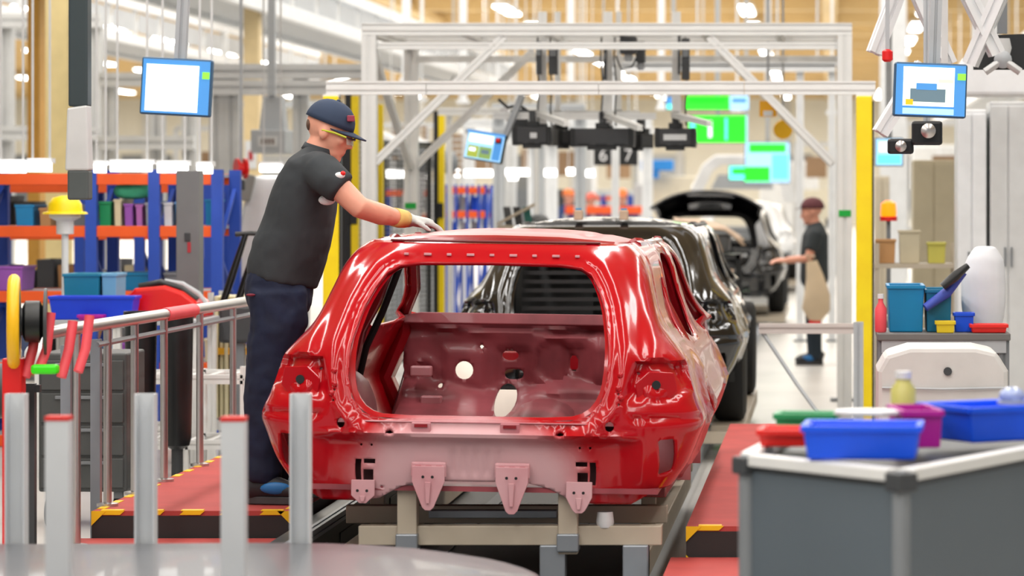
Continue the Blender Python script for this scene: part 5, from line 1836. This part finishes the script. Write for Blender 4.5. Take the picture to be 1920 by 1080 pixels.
# overhead conveyors
def overhead(label, X, z, y0, y1, h=.42, w=.9):
    t = thing('overhead_conveyor', label, 'conveyor', (X, y0, z))
    L = y1 - y0
    for x in (-w / 2, w / 2):
        MB().bar((x, 0, h), (x, L, h), .10, .14).obj('top_rail', WHITE, t)
        MB().bar((x, 0, 0), (x, L, 0), .10, .14).obj('bottom_rail', WHITE, t)
    n = int(L / 1.6)
    for k in range(n + 1):
        for x in (-w / 2, w / 2):
            MB().bar((x, L * k / n, 0), (x, L * k / n, h), .05).obj('stiffener', OFFW, t)
    for k in range(n):
        MB().box((w / 2 + .01, L * (k + .5) / n, h / 2), (.01, L / n * .8, h * .55)).obj('mesh_guard', LGREY, t)
    MB().box((0, L / 2, .0), (w - .1, L, .02)).obj('pan', LGREY, t)
    for k in range(0, n + 1, 4):
        for x in (-w / 2, w / 2):
            MB().bar((x, L * k / n, h), (x, L * k / n, 6.1 - z), .03).obj('drop_rod', OFFW, t)
    return t
overhead('long white overhead conveyor running above the portal side', -6.4, 3.55, 19, 60)
overhead('white overhead conveyor further left under the lamps', -10.5, 3.75, 26, 62, .5, 1.2)
overhead('white overhead conveyor on the right side', 3.4, 3.5, 40, 90, .4, .9)
# ================================================================ things on the right
QD = 15.0
qx = lambda px, d=QD: P(px, 0, d).x
qz = lambda py, d=QD: P(0, py, d).z
rb = thing('work_table', 'dark topped table carrying bins right of the yellow post', 'table', (qx(1645), QD, 0))
W_ = qx(1895) - qx(1645)
MB().box((W_ / 2, .3, qz(632)), (W_, .6, .035)).obj('table_top', mat('table_dark', srgb(110, 108, 106), .5), rb, bevel=.006)
for x in (.03, W_ - .03):
    for y in (.05, .55):
        MB().slot((x, y, 0), (x, y, qz(632) - .018), .05, up=(0, 1, 0)).obj('leg', GREY, rb)
MB().box((W_ / 2, .02, qz(650)), (W_ - .04, .02, .06)).obj('apron', LGREY, rb)
zt2 = qz(632) + .019
bin_obj('large teal crate on the dark topped table', (qx(1700), QD + .3, zt2), .17, .4, .22, BINTEAL)
bin_obj('second teal crate beside the large one', (qx(1762), QD + .32, zt2), .12, .4, .20, mat('teal_dark', srgb(0, 112, 150), .45))
bin_obj('small yellow bin on the table front', (qx(1773), QD + .06, zt2), .085, .1, .055, mat('bin_yellow', srgb(226, 200, 30), .45))
bin_obj('shallow red tray on the right of the table', (qx(1855), QD + .08, zt2), .17, .14, .04, BINRED, name='shallow_tray', cat='tray')
bin_obj('violet blue bin behind the yellow bin', (qx(1810), QD + .18, zt2), .09, .12, .09, BINBLUE)
sc = thing('seat_part', 'blue and black folded seat part leaning on the table', 'seat part', (qx(1776), QD + .08, zt2 + .115))
MB().tube([(-.10, 0, .0), (0, .02, .07), (.08, .02, .17)], [(.03, .02), (.035, .025), (.03, .02)], 10).obj('blue_shell', mat('cobalt_cloth', srgb(60, 80, 180), .6), sc, smooth=60)
MB().tube([(-.02, -.03, .10), (.04, -.03, .15), (.10, -.02, .20)], [(.03, .02), (.035, .025), (.02, .015)], 10).obj('black_pad', BLACK, sc, smooth=60)
wbg = thing('plastic_sack', 'translucent white sack standing on the table', 'sack', (qx(1852), QD + .42, zt2))
mb = MB(); mb.tube([(0, 0, 0), (0, 0, .12), (.0, 0, .26), (.01, 0, .34), (.01, 0, .40)], [(.09, .08), (.11, .09), (.11, .09), (.09, .08), (.05, .05)], 14)
remesh(mb.obj('sack', mat('sack_white', srgb(228, 230, 236), .5), wbg), .014, 4)
bt = thing('bottle', 'salmon coloured bottle at the left end of the table', 'bottle', (qx(1652), QD + .1, zt2))
MB().lathe([(.025, 0), (.028, .01), (.028, .11), (.012, .14), (.012, .16)], (0, 0, 0), 14).obj('bottle_body', PINK, bt, smooth=40)
MB().lathe([(.015, .158), (.015, .18)], (0, 0, 0), 12).obj('cap', WHITE, bt, smooth=30)
# pale covered machine below
cm = thing('covered_machine', 'low pale grey machine with rounded cover under the table', 'machine', (qx(1768, 13.6), 13.6, 0))
mw = (1892 - 1646) * 13.6 / FP
mz = P(0, 652, 13.6).z
pr = [(-mw / 2, .0), (mw / 2, 0), (mw / 2, mz - .10), (mw / 2 - .05, mz - .02), (mw / 2 - .14, mz), (-mw / 2 + .14, mz), (-mw / 2 + .04, mz - .03), (-mw / 2, mz - .10)]
MB().plate(pr, (0, .5, 0), (1, 0, 0), (0, 0, 1), .5).obj('cover', mat('cover_pale', srgb(206, 204, 202), .6, bump=.3), cm, bevel=.02)
MB().lathe([(.01, 0), (.018, .003), (.018, .012)], (.02, 0, mz - .10), 12, (0, -1, 0)).obj('lock', DGREY, cm, smooth=30)
MB().tube([(-mw / 2 + .02, -.01, mz - .17), (0, -.015, mz - .175), (mw / 2 - .02, -.01, mz - .17)], .006, 6).obj('seam', LGREY, cm)
# barrier boom
bb = thing('barrier_boom', 'pale horizontal barrier bar crossing the aisle beyond the red body', 'barrier', (P(1600, 0, 19.2).x, 19.2, 0))
zb_ = P(0, 616, 19.2).z
L_ = (1605 - 1428) * 19.2 / FP
MB().slot((-L_, 0, zb_), (.0, 0, zb_), .06, .06).obj('bar', mat('boom_grey', srgb(206, 196, 192), .5), bb)
MB().slot((0.03, 0, 0), (.03, 0, zb_ + .04), .06, .06, (0, 1, 0)).obj('post', LGREY, bb)
MB().tube([(-L_ + .02, 0, zb_ - .02), (-L_ * .6, -.15, zb_ - .32), (-L_ * .2, -.3, zb_ - .62)], .012, 8).obj('hanging_strap', LGREY, bb, smooth=50)
MB().box((.03, 0, .01), (.18, .18, .02)).obj('foot', GREY, bb)
# bag in the hand of the far person
bgp = P(1532, 605, 29.2)
bag = thing('tan_bag', 'tan bag with a red tip held by the far person', 'bag', bgp)
mb = MB(); mb.tube([(-.02, 0, .02), (-.01, 0, .12), (.0, 0, .25), (-.02, 0, .42), (-.05, 0, .56)], [(.06, .05), (.13, .08), (.12, .08), (.08, .06), (.05, .04)], 14, ru0=(1, 0, 0))
mb.obj('sack', mat('tan_cloth', srgb(214, 192, 162), .8), bag, smooth=60)
MB().box((-.02, -.01, -.02), (.11, .08, .09)).obj('red_tip', RED, bag, bevel=.02)
MB().tube([(-.05, 0, .54), (-.10, 0, .62), (-.02, 0, .60)], .012, 8).obj('strap', TANF, bag, smooth=50)
# right monitor on arm, control knobs below
monitor('hanging monitor showing a grey car at upper right', 1676, 1814, 118, 220, 14.0,
        [(.12, .82, .08, .26, SCR_W), (.12, .82, .26, .80, mat('screen_cream', srgb(214, 222, 210), .3, emit=srgb(208, 220, 206), es=.9)), (.22, .70, .48, .72, SCR_D), (.30, .58, .38, .50, SCR_BL), (.16, .26, .68, .78, mat('screen_amber', srgb(220, 160, 30), .3, emit=srgb(220, 160, 30), es=.9)), (.86, .97, .18, .30, SCR_L), (.12, .82, .84, .95, SCR_B), (.60, .80, .30, .36, mat('screen_peach', srgb(220, 190, 176), .3, emit=srgb(222, 192, 178), es=.8))],
        (0, math.radians(2), math.radians(5)), m=mat('monitor_bezel_blue', srgb(50, 88, 120), .4), face=SCR_BL, pole=[((.02, .09, .08), (.02, .09, 1.0), .05)])
cp_ = thing('control_pendant', 'black control pendant with round chrome dials under the right monitor', 'control', P(1738, 262, 14.6))
MB().box((0, 0, .03), (.14, .06, .11), 0).obj('case', BLACK, cp_, bevel=.012)
MB().box((-.12, .02, -.03), (.12, .06, .07), 0).obj('case_extension', BLACK, cp_, bevel=.012)
for x, z, r in ((.005, .04, .034), (-.12, -.03, .026)):
    MB().lathe([(r * .5, 0), (r, .004), (r, .02), (r * .4, .03)], (x, -.03, z), 18, (0, -1, 0)).obj('dial', STEEL, cp_, smooth=40)
MB().slot((0, .03, .08), (.0, .03, 6.2 - P(0, 262, 14.6).z), .03).obj('stem', LGREY, cp_)
monitor('small far monitor with a pale page right of the yellow post', 1640, 1694, 258, 312, 24, [(.15, .85, .15, .5, SCR_W), (.1, .9, .6, .9, SCR_C)], m=mat('monitor_bezel_teal', srgb(30, 52, 60), .4), pole=[((0, .08, .1), (0, .08, 2.0), .05)])
# red lamp and struts at the upper right
struts = thing('strut_frame', 'slanted pale struts carrying the right monitor', 'frame', P(1760, 60, 15.4))
sx_ = 15.4 / FP
for a, b, c_, e in ((-120, -40, -60, 120), (-60, 120, 20, -60), (30, 120, 110, -40), (-110, -190, -30, -60), (120, 80, 60, -60)):
    MB().slot((a * sx_, 0, b * sx_), (c_ * sx_, .05, e * sx_), .07).obj('strut', WHITE, struts)
MB().slot((-.38, 0, .32), (.42, 0, .32), .08).obj('top_bar', WHITE, struts)
MB().slot((.0, .05, -.15), (.0, .05, 1.2), .09, up=(0, 1, 0)).obj('drop_post', OFFW, struts)
rl2 = thing('signal_lamp', 'small red signal lamp left of the right monitor', 'lamp', P(1664, 116, 15.2))
MB().lathe([(.015, 0), (.026, .01), (.026, .05), (.012, .06)], (0, 0, 0), 14).obj('lens', RED, rl2, smooth=40)
MB().bar((0, 0, .055), (0, 0, 6.2 - P(0, 116, 15.2).z), .02).obj('stem', LGREY, rl2)
# black board with a white fan shape at the right edge
fb = thing('fan_board', 'black board with a white three armed fan at the right edge', 'fan', P(1880, 150, 16))
f_ = 16 / FP
MB().plate([(-54 * f_, 20 * f_), (60 * f_, 20 * f_), (60 * f_, 88 * f_), (-54 * f_, 84 * f_)], (0, .05, 0), (1, 0, 0), (0, 0, 1), -.03).obj('board', BLACK, fb)
for a in (90, 215, 325):
    r_ = math.radians(a)
    MB().tube([(0, 0, 38 * f_), (math.cos(r_) * 22 * f_, 0, 38 * f_ + math.sin(r_) * 22 * f_), (math.cos(r_) * 40 * f_, 0, 38 * f_ + math.sin(r_) * 40 * f_)], [(.03, .02), (.045, .02), (.035, .02)], 10).obj('blade', OFFW, fb, smooth=50)
MB().lathe([(.03, 0), (.045, .01), (.02, .03)], (0, -.01, 38 * f_), 16, (0, -1, 0)).obj('hub', LGREY, fb, smooth=40)
MB().bar((0, .06, 88 * f_), (0, .06, 300 * f_), .05).obj('hanger', GREY, fb)
# tall white cabinets behind the right table
for i, (a, b, y0, d, m, lab) in enumerate(((1795, 1850, 205, 20, WHITE, 'tall white cabinet left of the pair at the right edge'), (1856, 1925, 190, 20, OFFW, 'tall off white cabinet at the right edge'), (1712, 1790, 300, 27, mat('khaki_panel', srgb(196, 186, 160), .6), 'khaki cabinet right of the orange beacon'), (1640, 1668, 330, 31, mat('beige_panel', srgb(206, 196, 176), .6), 'narrow beige cabinet behind the yellow post'))):
    w = (b - a) * d / FP
    h = P(0, y0, d).z
    t = thing('tall_cabinet', lab, 'cabinet', (P((a + b) / 2, 0, d).x, d + .25, 0))
    MB().box((0, 0, h / 2), (w, .5, h)).obj('carcass', m, t, bevel=.01)
    for s_ in (-1, 1):
        dr_ = MB().box((s_ * w / 4, -.255, h / 2), (w / 2 - .01, .012, h - .06)).obj('door', m, t, bevel=.004)
        MB().box((s_ * .02, -.268, h * .55), (.012, .02, .12)).obj('handle', GREY, dr_)
hv = thing('ventilation_hood', 'white ventilation hood above the cabinets at the right', 'hood', (P(1850, 0, 19).x, 19, P(0, 180, 19).z))
MB().plate([(-.26, 0), (.30, 0), (.22, .16), (.10, .30), (-.08, .30), (-.20, .14)], (0, .3, 0), (1, 0, 0), (0, 0, 1), .5).obj('hood', WHITE, hv, bevel=.02)
MB().bar((0, .1, .28), (0, .1, 2.2), .16).obj('duct', OFFW, hv)
# orange beacon on a post
bc = thing('beacon_light', 'lit orange beacon on a thin post right of the yellow post', 'lamp', (P(1666, 0, 22).x, 22, 0))
MB().bar((0, 0, 0), (0, 0, P(0, 412, 22).z), .03).obj('post', GREY, bc)
MB().lathe([(.05, 0), (.055, .02), (.05, .09), (.02, .11)], (0, 0, P(0, 406, 22).z), 16).obj('lens', mat('beacon_orange', srgb(255, 120, 10), .3, emit=srgb(255, 122, 8), es=1.5), bc, smooth=50)
MB().lathe([(.06, -.03), (.06, 0)], (0, 0, P(0, 406, 22).z), 16).obj('base', RED, bc, smooth=30)
# cartons and parts on a low bench near the beacon
lb_ = thing('parts_shelf', 'low beige shelf unit with cartons beyond the dark table', 'shelf', (P(1640, 0, 21).x, 21.3, 0))
lw = (1800 - 1640) * 21 / FP
for z in (.35, .75, 1.10):
    MB().box((lw / 2, .2, z), (lw, .4, .03)).obj('shelf_board', BEIGE, lb_)
for x in (.02, lw - .02):
    for y in (.02, .38):
        MB().bar((x, y, 0), (x, y, 1.25), .03).obj('post', BEIGE, lb_)
for i, (x, w, h, m, nm) in enumerate(((.08, .13, .16, BROWN, 'brown carton at the left'), (.24, .14, .22, mat('khaki_panel', srgb(196, 186, 160), .6), 'khaki carton in the middle'), (.42, .12, .14, mat('mustard_bin', srgb(196, 190, 90), .6), 'mustard bin at the right'))):
    bin_obj('%s of the low beige shelf' % nm, (P(1640, 0, 21).x + x, 21.5, 1.116), w, .22, h, m, cat='carton' if i < 2 else 'bin', name='carton' if i < 2 else 'plastic_bin')
# yellow sign plate and disc
ys = thing('yellow_sign', 'yellow square sign plate with a white lower patch under the portal', 'sign', P(1440, 204, 24.2))
MB().box((0, 0, 0), (.13, .02, .12)).obj('plate', mat('amber_sign', srgb(246, 176, 0), .5), ys, bevel=.004)
MB().box((.0, -.012, -.035), (.07, .004, .04)).obj('white_patch', WHITE, ys)
MB().bar((0, .03, 0), (0, .03, .9), .02).obj('hanger', LGREY, ys)
yd = thing('yellow_disc', 'round yellow disc sign below the square yellow plate', 'sign', P(1468, 243, 25))
MB().lathe([(.07, -.01), (.075, 0), (.07, .01)], (0, 0, 0), 24, (0, 1, 0)).obj('disc', mat('amber_disc', srgb(248, 190, 0), .5), yd, smooth=30)
MB().bar((0, .03, 0), (0, .03, 1.2), .018).obj('hanger', LGREY, yd)
# ================================================================ far background over and beyond the line
for lab, x0, x1, y0, y1, d, face, bits in (
        ('wide green andon board with a blue end, topmost of the green screens', 1284, 1404, 179, 206, 40, SCR_G, [(.70, 1, 0, 1, SCR_B), (.74, .96, .2, .5, SCR_BL), (.06, .64, .15, .5, mat('screen_deep_green', srgb(10, 190, 20), .3, emit=srgb(10, 190, 20), es=.9))]),
        ('large green screen with white streaks below the andon board', 1290, 1402, 216, 268, 41, SCR_G, [(.04, .12, .1, .5, SCR_C), (.34, .40, .2, .8, SCR_W), (.62, .66, .1, .9, SCR_C), (.97, 1, 0, 1, SCR_B)]),
        ('green and white screen above the white tailgate', 1396, 1482, 266, 344, 43, SCR_B, [(.1, .9, .05, .25, SCR_G), (.0, .55, .6, .95, SCR_G), (.6, .95, .3, .9, SCR_C)]),
        ('low cyan screen seen through the white tailgate', 1366, 1432, 310, 338, 47, SCR_C, [(.1, .6, .2, .6, SCR_G)]),
        ('narrow blue and green screen left of the green screens', 1248, 1276, 180, 206, 40, SCR_BL, [(.1, .5, .6, .95, SCR_C), (.55, .9, .1, .5, SCR_W)])):
    monitor(lab, x0, x1, y0, y1, d, bits, m=DGREY, face=face, nm='display_board', cat='screen', pole=[((0, .1, .05), (0, .1, 6.1 - P(0, (y0 + y1) / 2, d).z), .05)], border=.01)
# bay number signs
for px, n_ in ((1131, '6'), (1178, '7')):
    c = P(px, 292, 35)
    t = thing('bay_sign', 'black square bay sign reading %s, %s of the two' % (n_, 'left' if n_ == '6' else 'right'), 'sign', c)
    MB().box((0, .02, 0), (.21, .03, .21)).obj('board', BLACK, t, bevel=.004)
    text_part(n_, .19, BADGE_W, t, (0, 0, 0))
    MB().bar((0, .05, .1), (0, .05, 6.2 - c.z), .02).obj('hanger', LGREY, t)
# blue machine head
bh = thing('blue_machine', 'bright blue machine head on a cream body right of the bay signs', 'machine', (P(1232, 0, 60).x, 60, 0))
zz = lambda py: P(0, py, 60).z
MB().box((0, .2, zz(310) - .0), (.60, .4, .20)).obj('head', mat('machine_blue', srgb(40, 140, 226), .45), bh, bevel=.02)
MB().box((-.09, .2, zz(322)), (.23, .3, .24)).obj('spindle', mat('machine_blue', srgb(40, 140, 226), .45), bh, bevel=.02)
MB().box((.32, .6, zz(330) / 2), (.88, .4, zz(330))).obj('body', mat('cream_panel', srgb(226, 218, 196), .6), bh, bevel=.02)
MB().box((-.32, .6, zz(345) / 2), (.28, .4, zz(345))).obj('side_unit', OFFW, bh, bevel=.02)
# flow rack with blue strips
fr, fz = rack('small orange and blue flow rack right of the light curtains', 33, (836, 855, 876, 898, 912), (357, 402, 450), .5, k_=.4)
k = 0
for a, b in ((838, 853), (858, 873), (879, 895)):
    for lev, pos in ((1, 'upper'), (2, 'lower')):
        m = (WHITE, BINBLUE, LGREY)[k % 3]; nm = ('white', 'blue', 'pale grey')[k % 3]
        bin_obj('%s tote on the %s shelf of the small flow rack' % (nm, pos), (P((a + b) / 2, 0, 33).x, 33.25, fz[lev] + .033), (b - a) * 33 / FP * .72, .28, .15, m, name='tote', cat='tote')
        k += 1
# orange topped guard rail far centre
og = thing('orange_rail', 'orange topped guard rail in front of the far workers', 'rail', (P(1060, 0, 48).x, 48, 0))
ow = (1215 - 1060) * 48 / FP
MB().box((ow / 2, 0, P(0, 394, 48).z), (ow, .12, .12)).obj('rail', ORNG, og, bevel=.01)
for k in range(4):
    MB().bar((ow * k / 3, 0, 0), (ow * k / 3, 0, P(0, 394, 48).z - .06), .06).obj('post', LGREY, og)
# strip lamps over the centre workstations
for i, (a, b, py, d) in enumerate(((852, 924, 325, 42.6), (948, 992, 323, 42.6), (1006, 1044, 324, 42.6), (1062, 1086, 322, 42.6), (720, 800, 326, 36), (952, 972, 331, 40), (1085, 1115, 325, 45))):
    strip_lamp('bright strip lamp over the centre workstations, %s of the row' % ('third', 'fifth', 'sixth', 'seventh', 'first', 'fourth', 'last')[i], a, b, py, d, th=.085)
# workstation frames with panels
def station(label, px0, px1, py_t, d, m, pm):
    x0 = P(px0, 0, d).x
    w = P(px1, 0, d).x - x0
    h = P(0, py_t, d).z
    t = thing('workstation', label, 'workstation', (x0, d, 0))
    for x in (0, w):
        for y in (0, .8):
            MB().slot((x, y, 0), (x, y, h), .07, up=(0, 1, 0)).obj('post', m, t)
    MB().slot((0, 0, h), (w, 0, h), .07).obj('top_beam', m, t)
    MB().slot((0, .8, h), (w, .8, h), .07).obj('top_beam', m, t)
    MB().box((w / 2, .4, .90), (w, .8, .04)).obj('work_top', LGREY, t)
    MB().box((w / 2, .8, 1.35), (w * .92, .02, .55)).obj('back_panel', pm, t)
    MB().box((w / 2, .76, 2.05), (w * .5, .03, .40)).obj('brown_panel', mat('brown_panel', srgb(150, 120, 90), .6), t)
    for k in range(3):
        MB().box((w * (.2 + .3 * k), .5, 1.0), (w * .16, .2, .16)).obj('fixture', (GREY, OFFW, DGREY)[k], t, bevel=.02)
    return t
station('white workstation frame under the tilted monitor', 842, 948, 262, 46, OFFW, LGREY)
station('white workstation frame below the labelled camera head', 955, 1012, 262, 49, WHITE, GREY)
station('workstation frame with dark back panel in the far centre', 1018, 1098, 258, 52, OFFW, DGREY)
station('workstation frame behind the bay signs', 1110, 1200, 266, 64, WHITE, LGREY)
station('far workstation left of the light curtains', 560, 650, 250, 48, OFFW, LGREY)
station('far workstation between the left columns', 330, 450, 240, 52, OFFW, GREY)
station('far workstation behind the yellow post', 1490, 1570, 270, 60, OFFW, mat('cream_panel', srgb(226, 218, 196), .6))
station('far workstation at the right of the hall', 1700, 1900, 230, 58, WHITE, OFFW)
# more far racks
rack('far orange rack seen through the mesh fence', 40, (715, 765, 815), (362, 408, 460), .6)
rack('far orange rack behind the far workers', 58.5, (1030, 1080, 1130, 1180), (372, 405, 440), .6)
# cables trays and robots in the mid left
for i, (px, d, lab) in enumerate(((748, 34, 'left'), (800, 36, 'right'))):
    c = P(px, 0, d)
    t = thing('robot_arm', 'pale grey robot arm behind the mesh fence, %s one' % lab, 'robot', (c.x, d, 0))
    MB().lathe([(.22, 0), (.22, .1), (.16, .2), (.16, .7), (.19, .75), (.19, .9)], (0, 0, 0), 20).obj('base', LGREY, t, smooth=30)
    MB().tube([(0, 0, .85), (.12, 0, 1.3), (.20, 0, 1.9)], [.15, .12, .10], 14).obj('lower_arm', OFFW, t, smooth=50)
    MB().ball((.20, 0, 1.92), .16, 14, 10).obj('elbow', GREY, t, smooth=60)
    MB().tube([(.20, 0, 1.95), (-.15, -.2, 2.15), (-.45, -.35, 2.0)], [.11, .09, .06], 14).obj('upper_arm', OFFW, t, smooth=50)
    MB().box((-.48, -.36, 1.90), (.12, .12, .2)).obj('tool', DGREY, t, bevel=.02)
# slatted brown pallets frames seen by the robot
for i, (a, b, py0, py1, d, lab) in enumerate(((736, 800, 235, 300, 42, 'left'), (848, 866, 250, 330, 42, 'right'))):
    w, h = (b - a) * d / FP, (py1 - py0) * d / FP
    c = P((a + b) / 2, py1, d)
    t = thing('slatted_panel', 'brown slatted panel behind the portal braces, %s one' % lab, 'panel', c)
    for k in range(7):
        MB().box((0, 0, h * (k + .5) / 7), (w, .03, h / 7 * .6)).obj('slat', mat('brown_panel', srgb(150, 120, 90), .6), t)
    for x in (-w / 2, w / 2):
        MB().bar((x, .03, -c.z), (x, .03, h), .06).obj('post', OFFW, t)
# tilted tray of parts in front of the black body
tt = thing('parts_tray', 'tilted tan tray of dark parts seen above the red roof', 'tray', P(972, 432, 26))
for k, (x, m) in enumerate(((-.10, DGREY), (-.02, BLACK), (.06, mat('deep_teal', srgb(0, 92, 84), .5)))):
    MB().plate([(0, 0), (.06, 0), (.03, .17), (-.03, .17)], (x, -.02, .03), (1, 0, 0), (.0, .3, 1), -.02).obj('part_slot', m, tt, bevel=.004)
MB().plate([(-.17, .02), (.14, .0), (.14, .03), (-.17, .05)], (0, -.04, 0), (1, 0, 0), (0, .3, 1), -.02).obj('lower_edge', BEIGE, tt)
MB().plate([(-.18, .06), (-.14, .06), (.13, .21), (.13, .235)], (0, -.05, 0), (1, 0, 0), (0, .3, 1), -.02).obj('upper_edge', BEIGE, tt)
MB().bar((0, .1, -P(0, 432, 26).z), (0, .1, .05), .06).obj('stand', LGREY, tt)
MB().ball((.16, .06, .06), (.09, .06, .08), 12, 8).obj('metal_parts', GREY, tt, smooth=60)
# ceiling hangers: thin rods from the ceiling
hg = None
names = ['near the portal left post', 'second from the portal left post', 'left of the first camera rail', 'right of the first brace', 'above the tilted monitor', 'left of the camera rails', 'between the first two camera rails', 'right of the second camera rail', 'above the motor box', 'left of the third camera rail', 'right of the third camera rail', 'right of the green screens', 'above the right brace', 'near the right portal post']
for i, px in enumerate((762, 790, 850, 868, 933, 966, 1070, 1090, 1158, 1240, 1318, 1382, 1440, 1560)):
    d = 40 + (i * 7) % 18
    zb2 = P(0, 150 + (i * 37) % 70, d).z
    o = MB().bar((0, 0, 0), (0, 0, 6.1 - zb2), .10 if i % 3 == 0 else .035).box((0, 0, 0), (.16, .16, .05)).obj('ceiling_hanger', WHITE, loc=(P(px, 0, d).x, d, zb2))
    tag(o, 'thin white ceiling hanger rod %s' % names[i], 'rod', 'ceiling hanger rods')
# pipe beams crossing
for i, (a, b, py, d, lab) in enumerate(((1270, 1570, 117, 42, 'white cross pipe behind the right brace'), (860, 1240, 246, 66, 'white cross beam above the workstations'), (600, 820, 235, 64, 'grey cable tray left of the light curtains'), (395, 640, 196, 50, 'pale cable tray behind the worker cap'))):
    c = P(a, py, d)
    t = thing('cable_tray', lab, 'cable tray', c)
    w = (b - a) * d / FP
    MB().bar((0, 0, 0), (w, 0, 0), .2, .10).obj('tray', WHITE if i < 2 else LGREY, t)
    for k in range(4):
        MB().bar((w * (k + .5) / 4, 0, .05), (w * (k + .5) / 4, 0, 6.1 - c.z), .03).obj('hanger', OFFW, t)
# white aisle cabinets at far right and floor markings
for i, (px, d, h, lab) in enumerate(((1480, 66, 2.2, 'far white cabinet beyond the white body'), (1760, 70, 2.6, 'far white cabinet beyond the khaki cabinet'))):
    c = P(px, 0, d)
    t = thing('far_cabinet', lab, 'cabinet', (c.x, d, 0))
    MB().box((0, 0, h / 2), (1.2, .6, h)).obj('carcass', WHITE, t, bevel=.02)
    for k in (-1, 1):
        MB().box((k * .3, -.31, h / 2), (.56, .02, h - .1)).obj('door', OFFW, t)
